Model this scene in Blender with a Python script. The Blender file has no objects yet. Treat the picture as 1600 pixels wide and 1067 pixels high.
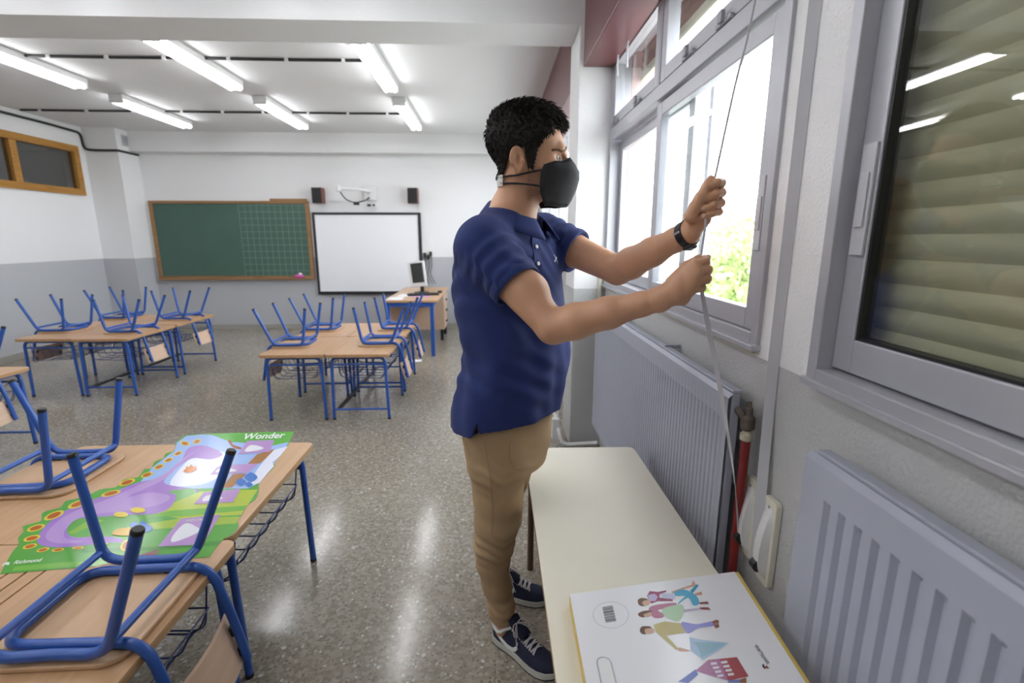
import bpy, bmesh, math, random
import numpy as np
from mathutils import Vector, Matrix, Quaternion
from mathutils.bvhtree import BVHTree

C = bpy.context.scene.collection
rnd = random.Random(7)
PI = math.pi

# ------------------------------------------------------------------ camera, world, exposure
F_PX, PITCH, YAW, HCAM = 759.5, 0.21006, 0.040566, 1.42
cam = bpy.data.cameras.new('camera')
cam_o = bpy.data.objects.new('camera', cam)
C.objects.link(cam_o)
cam.sensor_width = 36
cam.lens = F_PX/1600*36
cam.clip_start = 0.02
cam_o.location = (0, 0, HCAM)
cam_o.rotation_euler = (PI/2-PITCH, 0, -YAW)
cam.dof.use_dof = True
cam.dof.focus_distance = 1.45
cam.dof.aperture_fstop = 2.8
bpy.context.scene.camera = cam_o

w = bpy.data.worlds.new('daylight')
bpy.context.scene.world = w
w.use_nodes = True
bg = w.node_tree.nodes['Background']
bg.inputs[0].default_value = (0.93, 0.96, 1.0, 1)
bg.inputs[1].default_value = 8.5

vs = bpy.context.scene.view_settings
vs.view_transform = 'Standard'
vs.look = 'None'
vs.gamma = 1
vs.use_curve_mapping = False
vs.exposure = 0.25
TUBE = 15.5        # strength of the fluorescent tubes


def ray(x, y):
    cp, sp = math.cos(PITCH), math.sin(PITCH)
    u, v = (x-800)/F_PX, (y-533.5)/F_PX
    # level camera frame
    fx, fy, fz = u, cp-v*sp, -v*cp-sp
    cy, sy = math.cos(YAW), math.sin(YAW)
    return Vector((fx*cy+fy*sy, -fx*sy+fy*cy, fz))


CP = Vector((0, 0, HCAM))
def at_z(x, y, z): r = ray(x, y); return CP+r*((z-HCAM)/r.z)
def at_y(x, y, Y): r = ray(x, y); return CP+r*(Y/r.y)
def at_x(x, y, X): r = ray(x, y); return CP+r*(X/r.x)


# ------------------------------------------------------------------ materials
def mat(name, col, rough=0.5, metal=0.0, var=0.0, vscale=8.0, bump=0.0, bscale=60.0, spec=0.5, coat=0.0, sheen=0.0, sub=0.0):
    m = bpy.data.materials.new(name)
    m.use_nodes = True
    nt = m.node_tree
    b = nt.nodes['Principled BSDF']
    b.inputs['Base Color'].default_value = (*col, 1)
    b.inputs['Roughness'].default_value = rough
    b.inputs['Metallic'].default_value = metal
    b.inputs['Specular IOR Level'].default_value = spec
    b.inputs['Coat Weight'].default_value = coat
    b.inputs['Sheen Weight'].default_value = sheen
    if sub:
        b.inputs['Subsurface Weight'].default_value = sub
        b.inputs['Subsurface Radius'].default_value = (0.012, 0.005, 0.003)
    tc = nt.nodes.new('ShaderNodeTexCoord')
    n = nt.nodes.new('ShaderNodeTexNoise')
    n.inputs['Scale'].default_value = vscale
    n.inputs['Detail'].default_value = 4
    nt.links.new(tc.outputs['Object'], n.inputs['Vector'])
    mx = nt.nodes.new('ShaderNodeMix')
    mx.data_type = 'RGBA'
    v = var
    mx.inputs[6].default_value = tuple(c*(1-v) for c in col)+(1,)
    mx.inputs[7].default_value = tuple(min(1, c*(1+v)) for c in col)+(1,)
    nt.links.new(n.outputs[0], mx.inputs[0])
    nt.links.new(mx.outputs[2], b.inputs['Base Color'])
    if bump:
        n2 = nt.nodes.new('ShaderNodeTexNoise')
        n2.inputs['Scale'].default_value = bscale
        n2.inputs['Detail'].default_value = 3
        nt.links.new(tc.outputs['Object'], n2.inputs['Vector'])
        bp = nt.nodes.new('ShaderNodeBump')
        bp.inputs['Strength'].default_value = bump
        bp.inputs['Distance'].default_value = 0.01
        nt.links.new(n2.outputs[0], bp.inputs['Height'])
        nt.links.new(bp.outputs[0], b.inputs['Normal'])
    return m


def m_wood(name, c1, c2, rough=0.35, scale=(6, 1.2, 6), axis='Y'):
    m = mat(name, c1, rough)
    nt = m.node_tree
    b = nt.nodes['Principled BSDF']
    tc = nt.nodes.new('ShaderNodeTexCoord')
    mp = nt.nodes.new('ShaderNodeMapping')
    s = {'Y': (40, 2.5, 40), 'X': (2.5, 40, 40), 'Z': (40, 40, 2.5)}[axis]
    mp.inputs['Scale'].default_value = s
    nt.links.new(tc.outputs['Object'], mp.inputs[0])
    n = nt.nodes.new('ShaderNodeTexNoise')
    n.inputs['Scale'].default_value = 1.0
    n.inputs['Detail'].default_value = 6
    n.inputs['Distortion'].default_value = 0.6
    nt.links.new(mp.outputs[0], n.inputs['Vector'])
    r = nt.nodes.new('ShaderNodeValToRGB')
    r.color_ramp.elements[0].position = 0.3
    r.color_ramp.elements[1].position = 0.7
    r.color_ramp.elements[0].color = (*c1, 1)
    r.color_ramp.elements[1].color = (*c2, 1)
    nt.links.new(n.outputs[0], r.inputs[0])
    nt.links.new(r.outputs[0], b.inputs['Base Color'])
    return m


def m_emit(name, col, s):
    m = bpy.data.materials.new(name)
    m.use_nodes = True
    nt = m.node_tree
    b = nt.nodes['Principled BSDF']
    b.inputs['Base Color'].default_value = (0.9, 0.9, 0.9, 1)
    b.inputs['Emission Color'].default_value = (*col, 1)
    b.inputs['Emission Strength'].default_value = s
    return m


def m_glass(name, tint, refl=0.04):
    m = bpy.data.materials.new(name)
    m.use_nodes = True
    nt = m.node_tree
    nt.nodes.remove(nt.nodes['Principled BSDF'])
    out = nt.nodes['Material Output']
    t = nt.nodes.new('ShaderNodeBsdfTransparent')
    t.inputs[0].default_value = (*tint, 1)
    g = nt.nodes.new('ShaderNodeBsdfGlossy')
    g.inputs['Roughness'].default_value = 0.01
    lw = nt.nodes.new('ShaderNodeLayerWeight')
    lw.inputs[0].default_value = 0.5
    pw = nt.nodes.new('ShaderNodeMath'); pw.operation = 'POWER'; pw.inputs[1].default_value = 5
    nt.links.new(lw.outputs['Facing'], pw.inputs[0])
    fr = nt.nodes.new('ShaderNodeMath'); fr.operation = 'MULTIPLY_ADD'
    fr.inputs[1].default_value = 1-refl; fr.inputs[2].default_value = refl
    nt.links.new(pw.outputs[0], fr.inputs[0])
    mx = nt.nodes.new('ShaderNodeMixShader')
    nt.links.new(fr.outputs[0], mx.inputs[0])
    nt.links.new(t.outputs[0], mx.inputs[1])
    nt.links.new(g.outputs[0], mx.inputs[2])
    nt.links.new(mx.outputs[0], out.inputs[0])
    return m


def m_terrazzo():
    m = mat('terrazzo', (0.3, 0.28, 0.25), 0.15, bump=0.02, bscale=30)
    nt = m.node_tree
    b = nt.nodes['Principled BSDF']
    tc = nt.nodes.new('ShaderNodeTexCoord')
    def chips(scale, lo, hi, seed):
        mp = nt.nodes.new('ShaderNodeMapping')
        mp.inputs['Location'].default_value = (seed, seed*2, 0)
        nt.links.new(tc.outputs['Object'], mp.inputs[0])
        dn = nt.nodes.new('ShaderNodeTexNoise'); dn.inputs['Scale'].default_value = scale*0.8
        nt.links.new(mp.outputs[0], dn.inputs['Vector'])
        ad = nt.nodes.new('ShaderNodeMixRGB'); ad.blend_type = 'ADD'; ad.inputs[0].default_value = 0.6/scale
        nt.links.new(mp.outputs[0], ad.inputs[1]); nt.links.new(dn.outputs[1], ad.inputs[2])
        v = nt.nodes.new('ShaderNodeTexVoronoi')
        v.inputs['Scale'].default_value = scale
        nt.links.new(ad.outputs[0], v.inputs['Vector'])
        sep = nt.nodes.new('ShaderNodeSeparateColor')
        nt.links.new(v.outputs['Color'], sep.inputs[0])
        d = nt.nodes.new('ShaderNodeMath'); d.operation = 'LESS_THAN'; d.inputs[1].default_value = lo
        nt.links.new(v.outputs['Distance'], d.inputs[0])
        p = nt.nodes.new('ShaderNodeMath'); p.operation = 'LESS_THAN'; p.inputs[1].default_value = hi
        nt.links.new(sep.outputs[0], p.inputs[0])
        k = nt.nodes.new('ShaderNodeMath'); k.operation = 'MULTIPLY'
        nt.links.new(d.outputs[0], k.inputs[0]); nt.links.new(p.outputs[0], k.inputs[1])
        return k.outputs[0]
    v = nt.nodes.new('ShaderNodeTexVoronoi'); v.inputs['Scale'].default_value = 75
    nt.links.new(tc.outputs['Object'], v.inputs['Vector'])
    sep = nt.nodes.new('ShaderNodeSeparateColor'); nt.links.new(v.outputs['Color'], sep.inputs[0])
    r = nt.nodes.new('ShaderNodeValToRGB')
    e = r.color_ramp.elements
    e[0].color = (0.235, 0.205, 0.165, 1); e[1].color = (0.375, 0.335, 0.28, 1)
    x = e.new(0.5); x.color = (0.305, 0.268, 0.217, 1)
    nt.links.new(sep.outputs[0], r.inputs[0])
    cur = r.outputs[0]
    for scale, lo, hi, seed, col in ((55, 0.42, 0.22, 3.1, (0.40, 0.365, 0.31)), (70, 0.4, 0.22, 7.7, (0.21, 0.18, 0.15)), (58, 0.32, 0.10, 1.3, (0.54, 0.52, 0.48)), (34, 0.26, 0.06, 5.3, (0.58, 0.56, 0.53))):
        mx = nt.nodes.new('ShaderNodeMix'); mx.data_type = 'RGBA'
        nt.links.new(chips(scale, lo, hi, seed), mx.inputs[0])
        nt.links.new(cur, mx.inputs[6]); mx.inputs[7].default_value = (*col, 1)
        cur = mx.outputs[2]
    br = nt.nodes.new('ShaderNodeTexBrick')
    br.offset = 0; br.inputs['Scale'].default_value = 1.0
    br.inputs['Brick Width'].default_value = 0.4; br.inputs['Row Height'].default_value = 0.4
    br.inputs['Mortar Size'].default_value = 0.0012
    br.inputs['Color1'].default_value = (1, 1, 1, 1); br.inputs['Color2'].default_value = (0.93, 0.93, 0.93, 1)
    br.inputs['Mortar'].default_value = (0.78, 0.76, 0.74, 1)
    nt.links.new(tc.outputs['Object'], br.inputs['Vector'])
    ml = nt.nodes.new('ShaderNodeMixRGB'); ml.blend_type = 'MULTIPLY'; ml.inputs[0].default_value = 1
    nt.links.new(cur, ml.inputs[1]); nt.links.new(br.outputs[0], ml.inputs[2])
    nt.links.new(ml.outputs[0], b.inputs['Base Color'])
    return m


def m_twotone(name, top, low, z, bump=0.25, bscale=160):
    """wall paint: white above, grey dado below a line at height z"""
    m = mat(name, top, 0.75, bump=bump, bscale=bscale)
    nt = m.node_tree
    b = nt.nodes['Principled BSDF']
    g = nt.nodes.new('ShaderNodeNewGeometry')
    s = nt.nodes.new('ShaderNodeSeparateXYZ')
    nt.links.new(g.outputs['Position'], s.inputs[0])
    c = nt.nodes.new('ShaderNodeMath'); c.operation = 'GREATER_THAN'; c.inputs[1].default_value = z
    nt.links.new(s.outputs[2], c.inputs[0])
    mx = nt.nodes.new('ShaderNodeMix'); mx.data_type = 'RGBA'
    mx.inputs[6].default_value = (*low, 1); mx.inputs[7].default_value = (*top, 1)
    nt.links.new(c.outputs[0], mx.inputs[0])
    nt.links.new(mx.outputs[2], b.inputs['Base Color'])
    return m


WHITE = (0.80, 0.80, 0.81)
GREY = (0.47, 0.48, 0.51)
M = dict(
    wall=m_twotone('wall_paint', WHITE, GREY, 1.125),
    wall_r=m_twotone('rough_wall_paint', WHITE, (0.50, 0.50, 0.50), 1.095, bump=0.35, bscale=130),
    white=mat('white_plaster', WHITE, 0.75, bump=0.2, bscale=120),
    ceiling=mat('ceiling_paint', (0.78, 0.78, 0.79), 0.8),
    floor=m_terrazzo(),
    skirting=mat('terrazzo_skirting', (0.36, 0.345, 0.31), 0.35, var=0.25, vscale=60),
    blue=mat('blue_enamel', (0.028, 0.100, 0.40), 0.28, var=0.06, spec=0.5),
    black=mat('black_plastic', (0.012, 0.012, 0.014), 0.4),
    blackm=mat('black_metal', (0.02, 0.02, 0.022), 0.4),
    wire=mat('dark_blue_wire', (0.03, 0.055, 0.19), 0.35),
    desk=m_wood('beech_laminate', (0.48, 0.285, 0.145), (0.56, 0.345, 0.19), 0.33),
    desk_edge=m_wood('beech_edge', (0.42, 0.25, 0.11), (0.52, 0.32, 0.155), 0.45),
    ply=m_wood('beech_plywood', (0.52, 0.33, 0.185), (0.60, 0.39, 0.235), 0.35),
    ply_back=m_wood('beech_plywood_back', (0.60, 0.42, 0.30), (0.67, 0.48, 0.35), 0.4),
    oak=m_wood('honey_wood', (0.33, 0.15, 0.025), (0.48, 0.24, 0.05), 0.4, axis='Y'),
    boardwood=m_wood('board_frame_wood', (0.26, 0.135, 0.055), (0.36, 0.20, 0.09), 0.5, axis='X'),
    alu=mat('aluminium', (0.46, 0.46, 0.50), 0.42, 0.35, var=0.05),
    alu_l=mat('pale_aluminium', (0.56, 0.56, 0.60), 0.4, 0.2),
    alu_d=mat('dark_aluminium', (0.34, 0.34, 0.38), 0.45, 0.3),  # darker aluminium for latches, mullion, shutter guide and vent
    rad=mat('grey_radiator_enamel', (0.39, 0.41, 0.49), 0.38, var=0.05, vscale=3),
    redbox=mat('maroon_paint', (0.150, 0.046, 0.052), 0.32, var=0.08, vscale=2),
    redpipe=mat('red_pipe_paint', (0.24, 0.018, 0.018), 0.4, var=0.2, vscale=30),
    brass=mat('dull_brass', (0.16, 0.13, 0.11), 0.45, 0.7, var=0.3, vscale=40),
    slatb=mat('brown_shutter_slat', (0.30, 0.19, 0.15), 0.5, var=0.05),
    slat=mat('shutter_slat', (0.62, 0.60, 0.46), 0.5, var=0.05),
    glass=m_glass('window_glass', (0.94, 0.96, 0.96)),
    glass_d=m_glass('shutter_window_glass', (0.86, 0.87, 0.84), 0.06),
    glass_i=m_glass('corridor_glass', (0.75, 0.75, 0.75), 0.06),
    tube=m_emit('fluorescent_tube', (0.97, 0.98, 1.0), TUBE),
    fixture=mat('white_metal', (0.72, 0.72, 0.72), 0.4),
    green=mat('chalkboard_green', (0.06, 0.125, 0.098), 0.55, var=0.12, vscale=2.5),
    chalk=mat('chalkboard_lines', (0.15, 0.245, 0.20), 0.7),
    wboard=mat('whiteboard_surface', (0.86, 0.86, 0.90), 0.25),
    plastic=mat('ivory_plastic', (0.72, 0.69, 0.58), 0.35, var=0.04),
    plasticw=mat('white_plastic', (0.75, 0.75, 0.75), 0.35),
    strap=mat('grey_webbing', (0.50, 0.50, 0.53), 0.7),
    cord=mat('white_cord', (0.62, 0.60, 0.64), 0.5),
    cable=mat('black_cable', (0.018, 0.018, 0.018), 0.5),
    tabletop=mat('cream_laminate', (0.75, 0.71, 0.60), 0.28, var=0.02),
    brownleg=mat('brown_metal', (0.10, 0.06, 0.035), 0.4),
    navy=mat('navy_pique', (0.012, 0.028, 0.145), 0.85, var=0.12, vscale=14, bump=0.35, bscale=900, sheen=0.04),
    navy2=mat('navy_rib', (0.015, 0.032, 0.150), 0.85, var=0.1, vscale=30, bump=0.3, bscale=600, sheen=0.04),
    chino=mat('tan_chino', (0.44, 0.30, 0.165), 0.85, var=0.12, vscale=12, bump=0.25, bscale=800),
    stitch=mat('tan_seam', (0.36, 0.24, 0.13), 0.9),
    skin=mat('skin', (0.60, 0.325, 0.195), 0.48, var=0.12, vscale=18, bump=0.08, bscale=500, sub=0.08),
    nail=mat('nail', (0.62, 0.40, 0.33), 0.3),
    hair=mat('dark_hair', (0.016, 0.013, 0.012), 0.62, var=0.3, vscale=60, spec=0.22),
    brow=mat('brow_hair', (0.05, 0.030, 0.021), 0.6),
    mask=mat('black_mask_fabric', (0.010, 0.011, 0.014), 0.75, var=0.2, vscale=40, bump=0.1, bscale=300),
    eyew=mat('eye_white', (0.75, 0.72, 0.68), 0.2),
    iris=mat('iris_brown', (0.05, 0.025, 0.012), 0.15),
    shoe=mat('navy_suede', (0.010, 0.014, 0.040), 0.8, var=0.2, vscale=30, bump=0.2, bscale=400),
    shoew=mat('white_shoe_leather', (0.75, 0.75, 0.74), 0.5),
    sole=mat('grey_white_sole', (0.52, 0.51, 0.46), 0.6),
    soled=mat('dark_outsole', (0.03, 0.03, 0.035), 0.7),
    lace=mat('grey_lace', (0.50, 0.47, 0.49), 0.8),
    steel=mat('steel', (0.6, 0.6, 0.6), 0.25, 0.9),
    yellow=mat('yellow_card', (0.62, 0.45, 0.10), 0.5),
    card=mat('white_glossy_card', (0.80, 0.80, 0.83), 0.18, spec=0.5),
    brick=mat('pink_brick', (0.60, 0.42, 0.40), 0.8, var=0.2, vscale=20),
    outground=mat('pale_ground', (0.55, 0.55, 0.5), 0.9),
    leaf=mat('leaf', (0.30, 0.38, 0.13), 0.6, var=0.4, vscale=3),
    trunk=mat('bark', (0.16, 0.11, 0.07), 0.9),
    screen=mat('monitor_screen', (0.045, 0.048, 0.045), 0.25),
    pink=mat('pink_foam', (0.65, 0.13, 0.42), 0.6),
    pinkp=mat('pink_paper', (0.66, 0.38, 0.62), 0.5),
    paper=mat('white_paper', (0.80, 0.80, 0.82), 0.6),
    reddish=mat('cherry_veneer', (0.17, 0.05, 0.03), 0.4),
    corridor=mat('corridor_wall', (0.40, 0.39, 0.38), 0.8),
    ringm=mat('silver_ring', (0.75, 0.75, 0.78), 0.2, 1.0),
    putty=mat('yellowed_sealant', (0.55, 0.50, 0.38), 0.7, var=0.2, vscale=30),
)
INK = {}
def ink(name, c, rough=0.25):
    if name not in INK:
        INK[name] = mat('print_'+name, c, rough, var=0.03, vscale=25, spec=0.4)
    return INK[name]


# ------------------------------------------------------------------ object helpers
def link(o, parent=None):
    C.objects.link(o)
    if parent is not None:
        o.parent = parent
    return o


def tag(o, label=None, cat=None, group=None, kind=None):
    if label: o['label'] = label
    if cat: o['category'] = cat
    if group: o['group'] = group
    if kind: o['kind'] = kind
    return o


def thing(name, label, cat, loc=(0, 0, 0), rz=0, group=None):
    o = bpy.data.objects.new(name, None)
    o.empty_display_size = 0.1
    o.location = loc
    o.rotation_euler = (0, 0, rz)
    C.objects.link(o)
    return tag(o, label, cat, group)


def mtx(o):
    m = Matrix.LocRotScale(o.location, o.rotation_euler, o.scale)
    if o.parent is not None:
        m = mtx(o.parent) @ m
    return m


def copy_tree(o, parent=None):
    c = o.copy()
    C.objects.link(c)
    if parent is not None:
        c.parent = parent
    for ch in list(o.children):
        copy_tree(ch, c)
    return c


class MB:
    """collects shapes and links them as one mesh object"""
    def __init__(s): s.v = []; s.f = []
    def add(s, vs, fs):
        n = len(s.v)
        s.v += [tuple(p) for p in vs]
        s.f += [tuple(i+n for i in f) for f in fs]
        return s
    def box(s, lo, hi, R=None, c=None):
        x0, y0, z0 = lo; x1, y1, z1 = hi
        P = [Vector(p) for p in ((x0, y0, z0), (x1, y0, z0), (x1, y1, z0), (x0, y1, z0), (x0, y0, z1), (x1, y0, z1), (x1, y1, z1), (x0, y1, z1))]
        if R is not None:
            c = Vector(c) if c is not None else sum(P, Vector())/8
            P = [R @ (p-c)+c for p in P]
        return s.add(P, [(0, 3, 2, 1), (4, 5, 6, 7), (0, 1, 5, 4), (1, 2, 6, 5), (2, 3, 7, 6), (3, 0, 4, 7)])
    def prism(s, poly, z0, z1):
        n = len(poly)
        P = [(x, y, z0) for x, y in poly]+[(x, y, z1) for x, y in poly]
        F = [tuple(range(n-1, -1, -1)), tuple(range(n, 2*n))]+[(i, (i+1) % n, n+(i+1) % n, n+i) for i in range(n)]
        return s.add(P, F)
    def face(s, pts):
        return s.add(pts, [tuple(range(len(pts)))])
    def tube(s, path, r, n=10, cap=True, closed=False):
        path = [Vector(p) for p in path]
        R = r if isinstance(r, (list, tuple)) else [r]*len(path)
        L = len(path)
        T = []
        for i in range(L):
            if closed: t = path[(i+1) % L]-path[i-1]
            elif i == 0: t = path[1]-path[0]
            elif i == L-1: t = path[-1]-path[-2]
            else: t = (path[i+1]-path[i]).normalized()+(path[i]-path[i-1]).normalized()
            T.append(t.normalized() if t.length > 1e-9 else Vector((0, 0, 1)))
        a = Vector((0, 0, 1)) if abs(T[0].z) < 0.9 else Vector((1, 0, 0))
        u = T[0].cross(a).normalized()
        V = []
        for i in range(L):
            u = (u-T[i]*u.dot(T[i])).normalized()
            b = T[i].cross(u)
            for k in range(n):
                an = 2*PI*k/n
                V.append(path[i]+(u*math.cos(an)+b*math.sin(an))*R[i])
        Fc = []
        for i in range(L if closed else L-1):
            j = (i+1) % L
            for k in range(n):
                Fc.append((i*n+k, i*n+(k+1) % n, j*n+(k+1) % n, j*n+k))
        if cap and not closed:
            Fc.append(tuple(range(n-1, -1, -1)))
            Fc.append(tuple((L-1)*n+k for k in range(n)))
        return s.add(V, Fc)
    def ribbon(s, path, w, t, side):
        """flat strip along path; side = list of width directions"""
        V = []; L = len(path)
        for i in range(L):
            p = Vector(path[i])
            tg = (Vector(path[min(i+1, L-1)])-Vector(path[max(i-1, 0)])).normalized()
            d = Vector(side[i]); d = (d-tg*d.dot(tg)).normalized()
            nrm = tg.cross(d)
            ww = w[i] if isinstance(w, list) else w
            for a, b in ((-1, -1), (1, -1), (1, 1), (-1, 1)):
                V.append(p+d*a*ww/2+nrm*b*t/2)
        Fc = []
        for i in range(L-1):
            for k in range(4):
                Fc.append((i*4+k, i*4+(k+1) % 4, i*4+4+(k+1) % 4, i*4+4+k))
        Fc += [(3, 2, 1, 0), tuple((L-1)*4+k for k in range(4))]
        return s.add(V, Fc)
    def ellipsoid(s, c, r, R=None, nu=14, nv=8):
        c = Vector(c); V = []; Fc = []
        for i in range(nv+1):
            th = PI*i/nv
            for k in range(nu):
                ph = 2*PI*k/nu
                p = Vector((r[0]*math.sin(th)*math.cos(ph), r[1]*math.sin(th)*math.sin(ph), r[2]*math.cos(th)))
                V.append(c+(R @ p if R is not None else p))
        for i in range(nv):
            for k in range(nu):
                Fc.append((i*nu+k, (i+1)*nu+k, (i+1)*nu+(k+1) % nu, i*nu+(k+1) % nu))
        return s.add(V, Fc)
    def lathe(s, prof, c, axis='Z', n=20):
        c = Vector(c); V = []; Fc = []
        for r, h in prof:
            for k in range(n):
                a = 2*PI*k/n
                p = (r*math.cos(a), r*math.sin(a), h)
                if axis == 'X': p = (h, r*math.cos(a), r*math.sin(a))
                if axis == 'Y': p = (r*math.sin(a), h, r*math.cos(a))
                V.append(c+Vector(p))
        L = len(prof)
        for i in range(L-1):
            for k in range(n):
                Fc.append((i*n+k, i*n+(k+1) % n, (i+1)*n+(k+1) % n, (i+1)*n+k))
        Fc += [tuple(range(n-1, -1, -1)), tuple((L-1)*n+k for k in range(n))]
        return s.add(V, Fc)
    def build(s, name, m, parent=None, smooth=None, bevel=0, world=False, seg=2, weld=False):
        me = bpy.data.meshes.new(name)
        V = s.v
        if world and parent is not None:
            inv = mtx(parent).inverted()
            V = [tuple(inv @ Vector(p)) for p in V]
        me.from_pydata(V, [], s.f)
        bm = bmesh.new(); bm.from_mesh(me)
        if weld: bmesh.ops.remove_doubles(bm, verts=bm.verts, dist=1e-5)
        bmesh.ops.recalc_face_normals(bm, faces=bm.faces)
        bm.to_mesh(me); bm.free()
        if smooth is not None:
            me.shade_smooth()
            if smooth < 180:
                me.set_sharp_from_angle(angle=math.radians(smooth))
        me.materials.append(m)
        o = bpy.data.objects.new(name, me)
        link(o, parent)
        if bevel:
            b = o.modifiers.new('bevel', 'BEVEL')
            b.width = bevel; b.segments = seg; b.limit_method = 'ANGLE'; b.angle_limit = math.radians(40)
        return o


def arc(pts, r, n=5):
    """polyline with rounded corners"""
    pts = [Vector(p) for p in pts]
    out = [pts[0]]
    for i in range(1, len(pts)-1):
        p = pts[i]
        a = (pts[i-1]-p); b = (pts[i+1]-p)
        rr = min(r, a.length*0.49, b.length*0.49)
        A = p+a.normalized()*rr; B = p+b.normalized()*rr
        for k in range(n+1):
            t = k/n
            out.append(A*(1-t)**2+p*2*t*(1-t)+B*t*t)
    out.append(pts[-1])
    return out


def rrect(x0, y0, x1, y1, r, n=5):
    P = []
    for cx, cy, a0 in ((x1-r, y1-r, 0), (x0+r, y1-r, 90), (x0+r, y0+r, 180), (x1-r, y0+r, 270)):
        for k in range(n+1):
            a = math.radians(a0+90*k/n)
            P.append((cx+r*math.cos(a), cy+r*math.sin(a)))
    return P


def text_obj(name, s, origin, U, V, m, parent=None, shear=0.0, bold=0.0, thick=0.0004, height=True, align='LEFT'):
    """flat lettering: U = direction of one em, V = up of one em"""
    cu = bpy.data.curves.new(name+'_curve', 'FONT')
    cu.body = s; cu.size = 1; cu.shear = shear; cu.offset = bold; cu.extrude = 0; cu.align_x = align
    cu.resolution_u = 3
    t = bpy.data.objects.new(name+'_t', cu)
    C.objects.link(t)
    dg = bpy.context.evaluated_depsgraph_get()
    me = bpy.data.meshes.new_from_object(t.evaluated_get(dg))
    bpy.data.objects.remove(t); bpy.data.curves.remove(cu)
    U = Vector(U); V = Vector(V); origin = Vector(origin)
    inv = mtx(parent).inverted() if parent is not None else Matrix()
    for v in me.vertices:
        v.co = inv @ (origin+U*v.co.x+V*v.co.y)
    me.name = name
    me.materials.clear(); me.materials.append(m)
    o = bpy.data.objects.new(name, me)
    return link(o, parent)


def mesh_np(name, V, Q, m, parent=None, smooth=True):
    me = bpy.data.meshes.new(name)
    V = np.asarray(V, np.float32)
    if parent is not None:
        inv = np.array(mtx(parent).inverted())
        V = V @ inv[:3, :3].T.astype(np.float32)+inv[:3, 3].astype(np.float32)
    Q = np.asarray(Q, np.int32)
    me.vertices.add(len(V)); me.vertices.foreach_set('co', V.ravel())
    me.loops.add(Q.size); me.loops.foreach_set('vertex_index', Q.ravel())
    me.polygons.add(len(Q))
    me.polygons.foreach_set('loop_start', np.arange(0, Q.size, Q.shape[1], dtype=np.int32))
    me.polygons.foreach_set('loop_total', np.full(len(Q), Q.shape[1], np.int32))
    me.update(calc_edges=True)
    me.validate()
    if smooth: me.shade_smooth()
    me.materials.append(m)
    return link(bpy.data.objects.new(name, me), parent)


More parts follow.
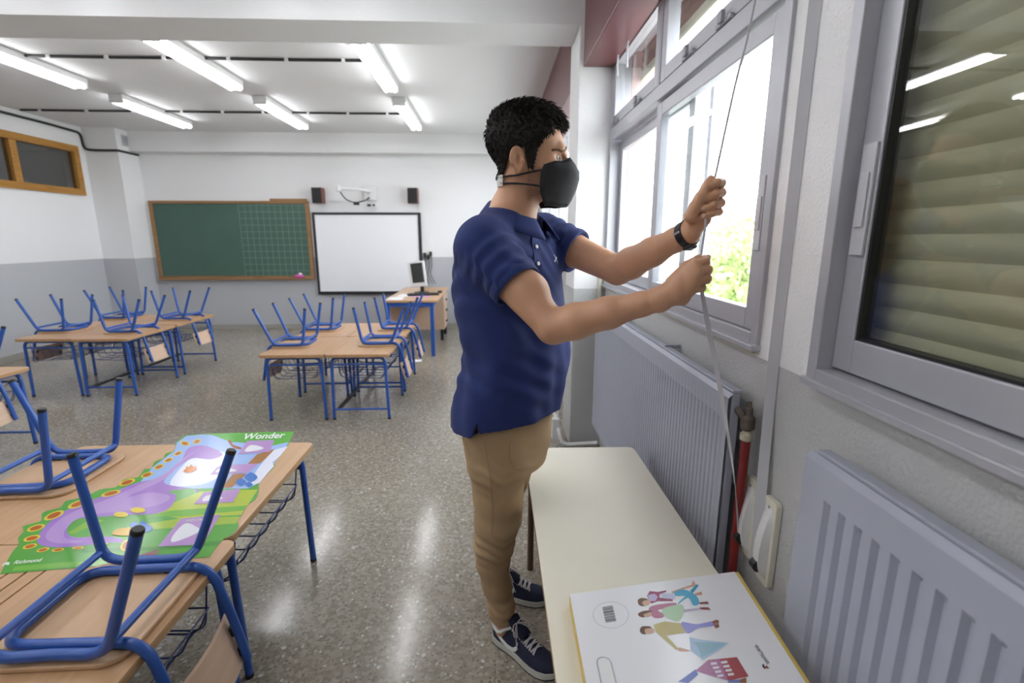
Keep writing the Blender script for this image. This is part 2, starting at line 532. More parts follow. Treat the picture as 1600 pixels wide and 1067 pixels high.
# ------------------------------------------------------------------ signed-distance modelling for soft shapes
class SDF:
    def __init__(s, lo, hi, h):
        s.lo = np.array(lo, float); s.h = h
        s.n = np.ceil((np.array(hi)-s.lo)/h).astype(int)+1
        s.f = np.full(s.n, 0.06, np.float32)
    def win(s, lo, hi):
        a = np.clip(np.floor((np.array(lo)-s.lo)/s.h).astype(int), 0, s.n)
        b = np.clip(np.ceil((np.array(hi)-s.lo)/s.h).astype(int)+1, 0, s.n)
        sl = tuple(slice(i, j) for i, j in zip(a, b))
        ax = [(s.lo[i]+s.h*np.arange(a[i], b[i])).astype(np.float32) for i in range(3)]
        return sl, ax[0][:, None, None], ax[1][None, :, None], ax[2][None, None, :]
    def put(s, sl, d, k, op):
        f = s.f[sl]
        if op == 'sub':
            d = -d
            hh = np.maximum(k-np.abs(f-d), 0)/k if k else 0
            s.f[sl] = np.maximum(f, d)+hh*hh*k*0.25
        else:
            hh = np.maximum(k-np.abs(f-d), 0)/k if k else 0
            s.f[sl] = np.minimum(f, d)-hh*hh*k*0.25
    def cone(s, a, b, ra, rb, k=0.01, op='add', pad=0.03):
        a = np.array(a, float); b = np.array(b, float)
        r = max(ra, rb)+pad+k
        sl, X, Y, Z = s.win(np.minimum(a, b)-r, np.maximum(a, b)+r)
        ba = b-a; L = float(ba @ ba)+1e-12
        t = np.clip(((X-a[0])*ba[0]+(Y-a[1])*ba[1]+(Z-a[2])*ba[2])/L, 0, 1)
        d = np.sqrt((X-a[0]-t*ba[0])**2+(Y-a[1]-t*ba[1])**2+(Z-a[2]-t*ba[2])**2)-(ra+t*(rb-ra))
        s.put(sl, d, k, op)
    def chain(s, pts, k=0.01, op='add'):
        for (a, ra), (b, rb) in zip(pts[:-1], pts[1:]):
            s.cone(a, b, ra, rb, k, op)
    def ell(s, c, r, R=None, k=0.01, op='add', pad=0.03):
        m = max(r)+pad+k
        sl, X, Y, Z = s.win(np.array(c)-m, np.array(c)+m)
        X = X-c[0]; Y = Y-c[1]; Z = Z-c[2]
        if R is not None:
            R = np.array(R)
            X, Y, Z = (R[0, 0]*X+R[1, 0]*Y+R[2, 0]*Z, R[0, 1]*X+R[1, 1]*Y+R[2, 1]*Z, R[0, 2]*X+R[1, 2]*Y+R[2, 2]*Z)
        k0 = np.sqrt((X/r[0])**2+(Y/r[1])**2+(Z/r[2])**2)
        k1 = np.sqrt((X/r[0]**2)**2+(Y/r[1]**2)**2+(Z/r[2]**2)**2)+1e-9
        s.put(sl, k0*(k0-1)/k1, k, op)
    def stack(s, rows, fwd, left, k=0.01, op='add'):
        """body trunk: rows (z, cx, cy, half width along left, half depth along fwd)"""
        rows = sorted(rows)
        R = np.array(rows)
        m = max(R[:, 3].max(), R[:, 4].max())+0.05
        sl, X, Y, Z = s.win((R[:, 1].min()-m, R[:, 2].min()-m, R[0, 0]-0.06), (R[:, 1].max()+m, R[:, 2].max()+m, R[-1, 0]+0.06))
        z = np.clip(Z, R[0, 0], R[-1, 0])
        zz = z.ravel()
        def ip(col):  # smooth monotone-ish interpolation
            x = R[:, 0]; y = R[:, col]
            g = np.gradient(y, x)
            i = np.clip(np.searchsorted(x, zz, side='right')-1, 0, len(x)-2)
            hh = x[i+1]-x[i]; t = (zz-x[i])/hh
            return ((2*t**3-3*t**2+1)*y[i]+(t**3-2*t**2+t)*hh*g[i]+(-2*t**3+3*t**2)*y[i+1]+(t**3-t**2)*hh*g[i+1]).astype(np.float32)[None, None, :]
        cx, cy, a, b = ip(1), ip(2), ip(3), ip(4)
        dx = X-cx; dy = Y-cy
        u = dx*left[0]+dy*left[1]; v = dx*fwd[0]+dy*fwd[1]
        k0 = np.sqrt((u/a)**2+(v/b)**2)
        k1 = np.sqrt((u/a**2)**2+(v/b**2)**2)+1e-6
        d = k0*(k0-1)/k1
        q = np.maximum(np.abs(Z-(R[0, 0]+R[-1, 0])/2)-(R[-1, 0]-R[0, 0])/2, -1)
        d = np.where(q > 0, np.sqrt(np.maximum(d, 0)**2+q*q)+np.minimum(d, 0)*0, d)
        d = np.where((q > 0) & (d < q), q, d)
        s.put(sl, d.astype(np.float32), k, op)
    def grid(s):
        return [(s.lo[i]+s.h*np.arange(s.n[i])).astype(np.float32).reshape([-1 if j == i else 1 for j in range(3)]) for i in range(3)]
    def surf(s):
        f = s.f
        g = f < 0
        c = np.zeros(np.array(f.shape)-1, np.uint8)
        for i in (0, 1):
            for j in (0, 1):
                for k in (0, 1):
                    c += g[i:f.shape[0]-1+i, j:f.shape[1]-1+j, k:f.shape[2]-1+k]
        act = (c > 0) & (c < 8)
        idx = np.argwhere(act)
        fi = np.ravel_multi_index(idx.T, act.shape)
        pos = np.zeros((len(idx), 3)); cnt = np.zeros(len(idx))
        cs = [(i, j, k) for i in (0, 1) for j in (0, 1) for k in (0, 1)]
        val = {q: f[idx[:, 0]+q[0], idx[:, 1]+q[1], idx[:, 2]+q[2]] for q in cs}
        for q in cs:
            for a in range(3):
                if q[a] == 0:
                    p = list(q); p[a] = 1; p = tuple(p)
                    A, B = val[q], val[p]
                    cr = (A < 0) != (B < 0)
                    t = np.where(cr, A/np.where(cr, A-B, 1), 0)
                    e = np.tile(np.array(q, float), (len(idx), 1)); e[:, a] += t
                    pos[cr] += e[cr]; cnt[cr] += 1
        V = s.lo+s.h*(idx+pos/cnt[:, None])
        Q = []
        sh = act.shape
        for a in range(3):
            b, d = (a+1) % 3, (a+2) % 3
            s0 = [slice(None)]*3; s1 = [slice(None)]*3
            s0[a] = slice(0, -1); s1[a] = slice(1, None)
            A, B = g[tuple(s0)], g[tuple(s1)]
            e = np.argwhere(A != B)
            e = e[(e[:, b] > 0) & (e[:, d] > 0) & (e[:, b] < sh[b]) & (e[:, d] < sh[d])]
            inn = A[e[:, 0], e[:, 1], e[:, 2]]
            def vid(ob, od):
                q = e.copy(); q[:, b] += ob; q[:, d] += od
                return np.searchsorted(fi, np.ravel_multi_index(q.T, sh))
            q = np.stack([vid(-1, -1), vid(0, -1), vid(0, 0), vid(-1, 0)], 1)
            q[~inn] = q[~inn][:, ::-1]
            Q.append(q)
        return V, np.concatenate(Q)


# ------------------------------------------------------------------ the room
XW, XL, YF, YN, ZC = 0.74, -5.65, 7.8, -4.3, 2.91


def struct(name, mb, m, parent=None, bevel=0, smooth=None, world=True):
    o = mb.build(name, m, parent, bevel=bevel, smooth=smooth, world=world)
    if parent is None:
        o['kind'] = 'structure'
    return o


struct('floor', MB().box((XL-0.2, YN-0.2, -0.1), (XW+0.3, YF+0.2, 0)), M['floor'])
struct('ceiling', MB().box((XL-0.2, YN-0.2, ZC), (XW+0.3, YF+0.2, ZC+0.1)), M['ceiling'])
struct('wall_far', MB().box((XL-0.2, YF, 0), (XW+0.3, YF+0.2, ZC)), M['wall'])
struct('wall_near', MB().box((XL-0.2, YN-0.2, 0), (XW+0.3, YN, ZC)), M['wall'])
# left wall with an opening for the corridor window
LY0, LY1, LZ0, LZ1 = 4.75, 7.26, 1.99, 2.64
struct('wall_left', MB().box((XL-0.2, YN, 0), (XL, YF, LZ0)).box((XL-0.2, YN, LZ1), (XL, YF, ZC))
       .box((XL-0.2, YN, LZ0), (XL, LY0, LZ1)).box((XL-0.2, LY1, LZ0), (XL, YF, LZ1)), M['wall'])
# right wall: openings for three windows
W1 = (1.285, 3.16, 1.125, 2.5)
W2 = (-0.62, 1.03, 1.11, 2.5)
W3 = (3.75, 7.3, 1.125, 2.5)
wr = MB()
XO = XW+0.26
wr.box((XW, YN, 0), (XO, YF, 1.11)).box((XW, YN, 2.5), (XO, YF, ZC))
for a, b in ((YN, W2[0]), (W2[1], W1[0]), (W1[1], W3[0]), (W3[1], YF)):
    wr.box((XW, a, 1.11), (XO, b, 2.5))
wr.box((XW, W1[0], 1.11), (XO, W1[1], W1[2])).box((XW, W3[0], 1.11), (XO, W3[1], W3[2]))
struct('wall_right', wr, M['wall_r'])
# beams and columns
struct('trim_1', MB().box((XL, 3.16, 2.645), (XW, 3.50, ZC)), M['white'])                # near beam
struct('trim_2', MB().box((XL, 7.62, 2.64), (XW, YF, ZC)), M['white'])                   # beam along the blackboard wall
struct('trim_3', MB().box((0.53, 3.16, 0), (XW, 3.50, 2.645)), M['wall_r'], bevel=0.006)  # column between the windows
struct('trim_4', MB().box((XL, 7.4, 0), (-5.20, YF, ZC)), M['wall'])                     # column in the far left corner
struct('baseboard_far', MB().box((-5.2, YF-0.012, 0), (XW, YF, 0.075)), M['skirting'])
struct('baseboard_left', MB().box((XL, YN, 0), (XL+0.012, 7.4, 0.075)), M['skirting'])
struct('baseboard_right', MB().box((XW-0.012, 3.5, 0), (XW, YF, 0.075)), M['skirting'])

# shallow dark corridor behind the left wall window
struct('wall_corridor', MB().box((XL-1.6, 3.8, 0.9), (XL-1.5, 8.0, 3.2)).box((XL-1.5, 3.8, 0.9), (XL-0.2, 8.0, 1.0))
       .box((XL-1.5, 3.8, 3.1), (XL-0.2, 8.0, 3.2)).box((XL-1.5, 3.7, 0.9), (XL-0.2, 3.8, 3.2)).box((XL-1.5, 8.0, 0.9), (XL-0.2, 8.1, 3.2)), M['corridor'])


def empty_struct(name, loc):
    o = bpy.data.objects.new(name, None)
    o.location = loc; o['kind'] = 'structure'
    C.objects.link(o)
    return o


# --- left interior window (honey wood frame)
lw = empty_struct('window_1', (XL, 6.0, LZ0))
fw = 0.085
t = MB()
x0, x1 = XL-0.06, XL+0.035
t.box((x0, LY0, LZ0), (x1, LY1, LZ0+fw)).box((x0, LY0, LZ1-fw), (x1, LY1, LZ1))
t.box((x0, LY0, LZ0+fw), (x1, LY0+fw, LZ1-fw)).box((x0, LY1-fw, LZ0+fw), (x1, LY1, LZ1-fw))
t.build('window_frame', M['oak'], lw, bevel=0.004, world=True)
for y in (5.42, 6.31):
    MB().box((x0, y-0.045, LZ0+fw), (x1-0.004, y+0.045, LZ1-fw)).build('mullion', M['oak'], lw, bevel=0.004, world=True)
for a, b in ((LY0+fw, 5.375), (5.465, 6.265), (6.355, LY1-fw)):
    MB().box((XL-0.014, a, LZ0+fw), (XL-0.01, b, LZ1-fw)).build('pane', M['glass_i'], lw, world=True)

# --- window beside the man: transom lights above two sliding sashes
def frame_rect(mb, X0, X1, y0, y1, z0, z1, t, tb=None, tt=None):
    tb = t if tb is None else tb; tt = t if tt is None else tt
    mb.box((X0, y0, z0), (X1, y0+t, z1)).box((X0, y1-t, z0), (X1, y1, z1))
    mb.box((X0, y0+t, z0), (X1, y1-t, z0+tb)).box((X0, y0+t, z1-tt), (X1, y1-t, z1))
    return mb


wn = empty_struct('window_2', (XW, W1[0], W1[2]))
y0, y1, z0, z1 = W1
frame_rect(MB(), XW-0.012, XW+0.10, y0, y1, z0, z1, 0.035).build('window_frame', M['alu'], wn, bevel=0.003, world=True)
MB().box((XW-0.014, y0+0.03, 2.005), (XW+0.10, y1-0.03, 2.065)).build('transom', M['alu'], wn, bevel=0.003, world=True)
# upper lights
for a, b in ((y0+0.035, 2.262), (2.292, y1-0.035)):
    s = frame_rect(MB(), XW-0.008, XW+0.045, a, b, 2.072, z1-0.037, 0.055).build('upper_sash', M['alu'], wn, bevel=0.003, world=True)
    MB().box((XW+0.018, a+0.055, 2.127), (XW+0.022, b-0.055, z1-0.092)).build('pane', M['glass'], s, world=True)
    for yy in ((a+0.33, b-0.33) if b < 2.3 else (a+0.28, b-0.12)):
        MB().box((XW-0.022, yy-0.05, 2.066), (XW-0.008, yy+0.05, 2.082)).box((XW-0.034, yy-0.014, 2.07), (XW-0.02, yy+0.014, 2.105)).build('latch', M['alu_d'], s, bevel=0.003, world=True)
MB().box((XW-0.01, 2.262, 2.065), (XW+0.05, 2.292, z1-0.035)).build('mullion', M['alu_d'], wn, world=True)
# sliding sashes: the near one runs in the inner track
sn = frame_rect(MB(), XW+0.0, XW+0.035, y0+0.035, 2.30, z0+0.037, 1.995, 0.062, 0.06, 0.055).build('sliding_sash', M['alu'], wn, bevel=0.003, world=True)
MB().box((XW+0.016, y0+0.09, z0+0.09), (XW+0.02, 2.24, 1.945)).build('pane', M['glass'], sn, world=True)
MB().box((XW-0.006, y0+0.052, 1.385), (XW+0.0, y0+0.083, 1.585)).box((XW-0.01, y0+0.056, 1.44), (XW-0.006, y0+0.079, 1.53)).build('sash_lock', M['alu_l'], sn, bevel=0.002, world=True)
sf = frame_rect(MB(), XW+0.05, XW+0.085, 2.0, y1-0.035, z0+0.037, 1.995, 0.055, 0.06, 0.055).build('sliding_sash', M['alu'], wn, bevel=0.003, world=True)
MB().box((XW+0.066, 2.05, z0+0.09), (XW+0.07, y1-0.085, 1.945)).build('pane', M['glass'], sf, world=True)
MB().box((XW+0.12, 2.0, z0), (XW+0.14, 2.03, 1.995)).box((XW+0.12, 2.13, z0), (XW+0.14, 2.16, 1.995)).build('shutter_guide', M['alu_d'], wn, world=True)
MB().box((XW-0.028, y0-0.004, z0-0.014), (XW+0.02, y1, z0+0.004)).build('sill', M['alu'], wn, bevel=0.003, world=True)
MB().box((XW-0.012, y0+0.02, z0-0.024), (XW, y1-0.02, z0-0.014)).build('sealant', M['putty'], wn, world=True)
for yy, l in ((2.75, 0.14), (2.95, 0.12)):
    MB().tube([(XW-0.03, yy, 2.43), (XW-0.031, yy+0.004, 2.36), (XW-0.028, yy, 2.43-l)], 0.006, 6).build('cord_tassel', M['cord'], wn, world=True)

# --- shuttered window on the right
w2 = empty_struct('window_3', (XW, W2[1], W2[2]))
y0, y1, z0, z1 = W2
frame_rect(MB(), XW-0.035, XW+0.10, y0, y1, z0, z1, 0.03).build('window_frame', M['alu'], w2, bevel=0.003, world=True)
s2 = frame_rect(MB(), XW+0.0, XW+0.035, y0+0.03, y1-0.03, z0+0.035, z1-0.03, 0.052, 0.07, 0.06).build('sliding_sash', M['alu'], w2, bevel=0.003, world=True)
frame_rect(MB(), XW+0.004, XW+0.03, y0+0.082, y1-0.082, z0+0.105, z1-0.09, 0.006).build('gasket', M['black'], s2, world=True)
MB().box((XW+0.014, y0+0.083, z0+0.106), (XW+0.018, y1-0.083, z1-0.091)).build('pane', M['glass_d'], s2, world=True)
MB().box((XW-0.007, y1-0.078, 1.385), (XW+0.0, y1-0.042, 1.60)).box((XW-0.012, y1-0.072, 1.44), (XW-0.007, y1-0.050, 1.545)).build('sash_lock', M['alu_l'], s2, bevel=0.002, world=True)
MB().box((XW-0.045, y0, z0-0.012), (XW+0.0, y1+0.006, z0+0.006)).build('sill', M['alu'], w2, bevel=0.003, world=True)
MB().box((XW-0.012, y0, z0-0.026), (XW, y1-0.06, z0-0.012)).build('sealant', M['putty'], w2, world=True)
MB().lathe([(0.004, 0), (0.010, 0), (0.011, 0.006), (0.006, 0.012), (0.004, 0.012)], (XW+0.051, 0.838, 1.209), 'X').build('shutter_stop', M['plastic'], w2, world=True, smooth=40)

sh = thing('roller_shutter', 'closed beige roller shutter of horizontal slats behind the right-hand window', 'shutter', (XW+0.08, 0.2, 1.13))
slat_me = None
zz = 1.135
k = 0
while zz < 2.46:
    if slat_me is None:
        sm = MB()
        n = 7
        prof = [(-0.002+0.010*math.sin(PI*i/(n-1)), 0.0495*i/(n-1)) for i in range(n)]
        V = []
        for y in (W2[0]+0.01, W2[1]-0.01):
            V += [(XW+0.075-p, y, h) for p, h in prof]+[(XW+0.083-p, y, h) for p, h in reversed(prof)]
        m2 = 2*n
        sm.add(V, [tuple(range(m2)), tuple(range(2*m2-1, m2-1, -1))]+[(i, (i+1) % m2, m2+(i+1) % m2, m2+i) for i in range(m2)])
        o = sm.build('slat', M['slat'], sh, smooth=50)
        o.location = Vector((0, 0, zz))-Vector(sh.location)
        slat_me = o
    else:
        o = slat_me.copy(); link(o, sh)
        o.location = Vector((0, 0, zz))-Vector(sh.location)
    zz += 0.0485

sh2 = thing('roller_shutter', 'raised brown roller shutter, only its lowest slats showing above the transom lights', 'shutter', (XW+0.13, 2.2, 2.3))
for k in range(5):
    o = slat_me.copy(); o.data = slat_me.data.copy(); o.data.materials[0] = M['slatb']
    link(o, sh2)
    o.scale = (1, (W1[1]-W1[0]-0.06)/(W2[1]-W2[0]-0.02), 1)
    cy_ = (W2[0]+W2[1])/2
    o.location = Vector((0.09, (W1[0]+W1[1])/2-cy_*o.scale[1], 2.385+k*0.0485))-Vector(sh2.location)
MB().box((XW+0.155, W1[0]+0.03, 2.335), (XW+0.18, W1[1]-0.03, 2.385)).build('bottom_rail', M['slat'], sh2, world=True, bevel=0.004)

# --- window of the far bay
w3 = empty_struct('window_4', (XW, W3[0], W3[2]))
y0, y1, z0, z1 = W3
fb = frame_rect(MB(), XW-0.01, XW+0.09, y0, y1, z0, z1, 0.04)
fb.box((XW-0.01, y0+0.04, 2.0), (XW+0.09, y1-0.04, 2.06))
fb.build('window_frame', M['alu'], w3, world=True)
for a in (y0+0.87, y0+1.75, y0+2.62):
    MB().box((XW, a-0.03, z0+0.04), (XW+0.08, a+0.03, z1-0.04)).build('mullion', M['alu'], w3, world=True)
MB().box((XW+0.03, y0+0.04, z0+0.04), (XW+0.034, y1-0.04, z1-0.04)).build('pane', M['glass'], w3, world=True)

# maroon shutter boxes
for (a, b, lab) in ((1.03, 3.158, 'maroon shutter box over the window the man stands at'), (3.502, 7.618, 'maroon shutter box in the far bay, behind the man\'s forehead')):
    o = MB().prism([(0.555, a), (XW-0.001, a), (XW-0.001, b), (0.555, b)], 2.415, ZC-0.002).build('shutter_box', M['redbox'], bevel=0.006)
    tag(o, lab, 'shutter box', 'maroon shutter boxes')

# ------------------------------------------------------------------ radiators, pipe, strap reels
def radiator(y0, y1, z0, z1, pitch, label):
    r = thing('radiator', label, 'radiator', (0.68, (y0+y1)/2, z0), 0, 'grey panel radiators')
    xf, xb = 0.655, 0.70
    # pressed front panel with vertical flutes
    zt, zb = z1-0.075, z0+0.06
    prof = []
    y = y0+0.03
    while y < y1-0.03-pitch:
        for d, dx in ((0, 0.0), (0.42, 0.0), (0.58, 0.30*pitch), (0.78, 0.30*pitch), (0.92, 0.001)):
            prof.append((y+d*pitch, dx))
        y += pitch
    prof = [(y0, 0.002), (y0+0.028, 0.002)]+prof+[(y1-0.028, 0.002), (y1, 0.002)]
    V = []; Fc = []
    rows = ((z1, 1, 0.012), (z1-0.012, 1, 0.0), (zt, 1, 0.0), (zt-0.015, 0, 0), (zb+0.015, 0, 0), (zb, 1, 0), (z0+0.01, 1, 0.0), (z0, 1, 0.01))
    n = len(prof)
    for z, flat, dx in rows:
        for y, d in prof:
            V.append((xf+(0 if flat else d)+dx, y, z))
    for i in range(len(rows)-1):
        for k in range(n-1):
            Fc.append((i*n+k, i*n+k+1, (i+1)*n+k+1, (i+1)*n+k))
    MB().add(V, Fc).build('front_panel', M['rad'], r, world=True, smooth=35)
    MB().box((xf+0.012, y0+0.004, z0+0.01), (xb-0.008, y1-0.004, z1-0.004)).build('body', M['rad'], r, world=True, bevel=0.004)
    g = MB().box((xf+0.016, y0+0.01, z1-0.004), (xb, y1-0.01, z1+0.006))
    g.build('top_rail', M['rad'], r, world=True, bevel=0.003)
    cl = MB()
    for f in (0.33, 0.72):
        yy = y0+(y1-y0)*f
        cl.box((xf+0.02, yy-0.012, z1), (XW-0.002, yy+0.012, z1+0.014))
    cl.build('bracket', M['rad'], r, world=True, bevel=0.002)
    return r


radiator(1.265, 3.03, 0.20, 0.995, 0.0275, 'long grey ribbed panel radiator under the window the man stands at')
radiator(-0.75, 0.925, 0.20, 0.985, 0.0415, 'grey ribbed panel radiator under the shuttered window at the right edge')

pp = thing('heating_pipe', 'red painted vertical heating pipe with valve between radiator and strap reels', 'pipe', (0.695, 1.235, 0))
py = 1.235
MB().tube([(0.70, py, 0.0), (0.70, py, 0.875)], 0.0125, 14).build('pipe', M['redpipe'], pp, world=True, smooth=60)
MB().lathe([(0.013, 0), (0.017, 0.004), (0.017, 0.020), (0.012, 0.024), (0.010, 0.034)], (0.70, py, 0.87), 'Z').build('collar', M['putty'], pp, world=True, smooth=40)
v = MB().lathe([(0.012, 0), (0.019, 0.008), (0.019, 0.036), (0.011, 0.044), (0.010, 0.052)], (0.70, py, 0.90), 'Z')
v.tube([(0.70, py, 0.92), (0.69, py+0.03, 0.945), (0.685, py+0.05, 0.95)], 0.012, 10)
v.lathe([(0.006, 0), (0.010, 0.002), (0.010, 0.014), (0.005, 0.018), (0.005, 0.032), (0.002, 0.034)], (0.70, py, 0.95), 'Z')
v.build('valve', M['brass'], pp, world=True, smooth=35)

fp = thing('floor_pipe', 'white pipe along the floor round the column below the radiator', 'pipe', (0.5, 3.1, 0.03))
MB().tube(arc([(0.45, 3.5, 0.16), (0.45, 3.12, 0.13), (0.47, 3.10, 0.03), (0.60, 3.10, 0.035), (0.71, 3.08, 0.05)], 0.05), 0.014, 10).build('pipe', M['plasticw'], fp, world=True, smooth=60)
MB().box((0.405, 3.14, 0.05), (0.455, 3.19, 0.20)).build('junction_box', M['plasticw'], fp, world=True, bevel=0.004)
MB().tube([(0.445, 3.17, 0.2), (0.45, 3.17, 1.25)], 0.006, 8).build('riser', M['plasticw'], fp, world=True)

cd = MB().box((0.690, 3.145, 0.62), (0.712, 3.159, 1.20)).build('cable_conduit', M['plastic'], bevel=0.002)
tag(cd, 'slim ivory cable conduit running down the column left of the radiator', 'conduit')


def reel(y, z0, z1, label, dark):
    r = thing('strap_reel', label, 'strap reel', (XW, y, z0), 0, 'shutter strap reels on the wall')
    MB().prism(rrect(y-0.03, z0, y+0.03, z1, 0.008), 0, 0.014)
    pl = [(XW-0.002-h, a, b) for h in (0.0, 0.016) for a, b in rrect(y-0.030, z0, y+0.030, z1, 0.01)]
    n = len(pl)//2
    MB().add(pl, [tuple(range(n)), tuple(range(2*n-1, n-1, -1))]+[(i, (i+1) % n, n+(i+1) % n, n+i) for i in range(n)]).build('plate', M['plastic'], r, world=True, bevel=0.002)
    # bulged cover
    V = []; Fc = []
    rows = 14; cols = 7
    for i in range(rows):
        tt = i/(rows-1)
        z = z0+0.018+(z1-z0-0.036)*tt
        b = math.sin(PI*tt)**0.5*(0.030*(1-tt)**0.6+0.006)
        for k in range(cols):
            s = k/(cols-1)*2-1
            V.append((XW-0.016-b*(1-0.35*abs(s)**3)*(1 if abs(s) < 1 else 0), y+s*0.020, z))
    for i in range(rows-1):
        for k in range(cols-1):
            Fc.append((i*cols+k, i*cols+k+1, (i+1)*cols+k+1, (i+1)*cols+k))
    MB().add(V, Fc).build('cover', M['plasticw'], r, world=True, smooth=50)
    MB().lathe([(0.002, 0.0), (0.004, -0.001), (0.004, -0.004), (0.002, -0.005)], (XW-0.017, y, z1-0.022), 'X', 10).build('screw', M['steel'], r, world=True)
    MB().lathe([(0.004, -0.010), (0.017, -0.010), (0.017, 0.010), (0.004, 0.010)], (XW-0.034, y, z0+0.055), 'Y', 16).build('drum', M['blackm'], r, world=True, smooth=40)
    return r


reel(1.222, 0.525, 0.762, 'ivory strap reel nearest the red pipe, its strap pulled out by the man', 0)
reel(1.128, 0.505, 0.752, 'ivory strap reel beside the right-hand radiator, below the grey wall strap', 1)

# webbing strap on the wall above the second reel
ws = MB().ribbon([(XW-0.036, 1.135, 0.555), (XW-0.034, 1.14, 0.60), (XW-0.018, 1.178, 0.9), (XW-0.013, 1.193, 1.1), (XW-0.010, 1.197, 2.9)], 0.026, 0.0016, [(-.7, .7, 0)]*5)
o = ws.build('wall_strap', M['strap'])
tag(o, 'grey ribbed shutter strap hanging straight down the wall between the windows', 'strap')

# ------------------------------------------------------------------ ceiling lamps and cables
def tube_lamp(x, y0, label):
    t = thing('ceiling_lamp', label, 'ceiling lamp', (x, y0+0.62, ZC), 0, 'fluorescent ceiling lamps')
    y1 = y0+1.24
    MB().box((x-0.075, y0, ZC-0.055), (x+0.075, y1, ZC-0.001)).build('fixture', M['fixture'], t, world=True, bevel=0.01)
    for sx in (-0.042, 0.042):
        tb = MB().tube([(x+sx, y0+0.02, ZC-0.078), (x+sx, y1-0.02, ZC-0.078)], 0.017, 12).build('tube', M['tube'], t, world=True, smooth=50)
    for yy in (y0+0.012, y1-0.012):
        MB().box((x-0.07, yy-0.012, ZC-0.092), (x+0.07, yy+0.012, ZC-0.05)).build('end_holder', M['fixture'], t, world=True, bevel=0.006)
    return t


P1 = ('leftmost lamp of the nearer row, cut by the left edge', 'second lamp from the left in the nearer row, twin tubes lit', 'lamp of the nearer row furthest right, above and left of the man')
P2 = ('leftmost lamp of the far row, nearest the corridor window', 'middle lamp of the far row, above the chalkboard', 'right lamp of the far row, left of the man\'s head')
for x, l in zip((-3.93, -2.47, -0.98), P1): tube_lamp(x, 4.0, 'white twin fluorescent '+l)
for x, l in zip((-3.96, -2.47, -0.99), P2): tube_lamp(x, 5.72, 'white twin fluorescent '+l)
# unseen lamp rows added above and behind the camera to brighten the near bay
for y, r in ((1.70, 'just before the ceiling beam'), (0.0, 'above the nearest desks'), (-1.9, 'at the back of the room')):
    for x, l in ((-3.9, 'left'), (-2.43, 'middle'), (-0.95, 'right')):
        tube_lamp(x, y, 'added unseen twin fluorescent lamp %s, %s one of its row' % (r, l))

for yy, xs, lab in ((4.6, (XL+0.02, -3.93, -2.47, -0.98), 'black cable run linking the nearer row of ceiling lamps'), (6.42, (XL+0.02, -3.96, -2.47, -0.99), 'black cable run linking the far row of ceiling lamps')):
    t = thing('ceiling_cable', lab, 'cable', (-3, yy, ZC), 0, 'ceiling cables')
    for a, b in zip(xs[:-1], xs[1:]):
        MB().tube([(a+0.075, yy, ZC-0.012), ((a+b)/2, yy+0.006, ZC-0.013), (b-0.075, yy, ZC-0.012)], 0.012, 8).build('cable', M['cable'], t, world=True)
        for f in (0.18, 0.5, 0.82):
            x = a+(b-a)*f
            MB().box((x-0.014, yy-0.018, ZC-0.028), (x+0.014, yy+0.018, ZC)).build('clip', M['fixture'], t, world=True)
# cable along the left wall and round the corner column
pts = [(XL+0.014, 2.0, 2.84), (XL+0.014, 5.2, 2.84), (XL+0.016, 6.9, 2.84), (XL+0.016, 7.36, 2.83), (XL+0.016, 7.38, 2.62), (-5.5, 7.386, 2.61), (-5.22, 7.386, 2.61), (-5.187, 7.39, 2.61), (-5.187, 7.78, 2.61)]
o = MB().tube(arc(pts, 0.07), 0.016, 8).build('wall_cable', M['cable'], smooth=60)
tag(o, 'black cable along the top of the left wall, dropping round the corner column', 'cable')
vt = MB()
for i in range(9):
    vt.box((-5.199, 7.5, 2.70+i*0.016), (-5.192, 7.62, 2.708+i*0.016), Matrix.Rotation(0.4, 3, 'Y'))
t = thing('wall_vent', 'small grey slotted vent high on the corner column', 'vent', (-5.2, 7.56, 2.69))
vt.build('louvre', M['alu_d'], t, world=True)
frame_rect(MB(), -5.2, -5.194, 7.485, 7.635, 2.685, 2.85, 0.014).build('frame', M['fixture'], t, world=True)

# ------------------------------------------------------------------ blackboard wall
def panel_y(mb, x0, x1, z0, z1, ya, yb):
    return mb.box((x0, ya, z0), (x1, yb, z1))


cb = thing('chalkboard', 'wide green chalkboard in a brown wooden frame, grid on its right half', 'chalkboard', (-3.97, YF, 0.78))
bx0, bx1, bz0, bz1 = -5.14, -2.775, 0.785, 1.965
panel_y(MB(), bx0+0.05, bx1-0.05, bz0+0.05, bz1-0.035, YF-0.022, YF-0.004).build('board', M['green'], cb, world=True)
panel_y(MB(), bx0, bx1, bz1-0.04, bz1, YF-0.04, YF-0.002).build('frame_rail', M['boardwood'], cb, world=True, bevel=0.004)
panel_y(MB(), bx0, bx1, bz0, bz0+0.055, YF-0.045, YF-0.002).build('frame_rail', M['boardwood'], cb, world=True, bevel=0.004)
panel_y(MB(), bx0, bx0+0.055, bz0+0.055, bz1-0.04, YF-0.04, YF-0.002).build('frame_stile', M['boardwood'], cb, world=True, bevel=0.004)
panel_y(MB(), bx1-0.055, bx1, bz0+0.055, bz1-0.04, YF-0.04, YF-0.002).build('frame_stile', M['boardwood'], cb, world=True, bevel=0.004)
panel_y(MB(), bx0+0.02, bx1-0.02, bz0+0.0, bz0+0.018, YF-0.085, YF-0.04).build('chalk_tray', M['boardwood'], cb, world=True, bevel=0.004)
panel_y(MB(), -3.35, -2.80, bz1, bz1+0.035, YF-0.035, YF-0.002).build('map_rail', M['boardwood'], cb, world=True, bevel=0.004)
gl = MB()
gx0 = -3.83
for i in range(12):
    x = gx0+i*0.0895
    gl.box((x-0.004, YF-0.0232, bz0+0.055), (x+0.004, YF-0.0222, bz1-0.04))
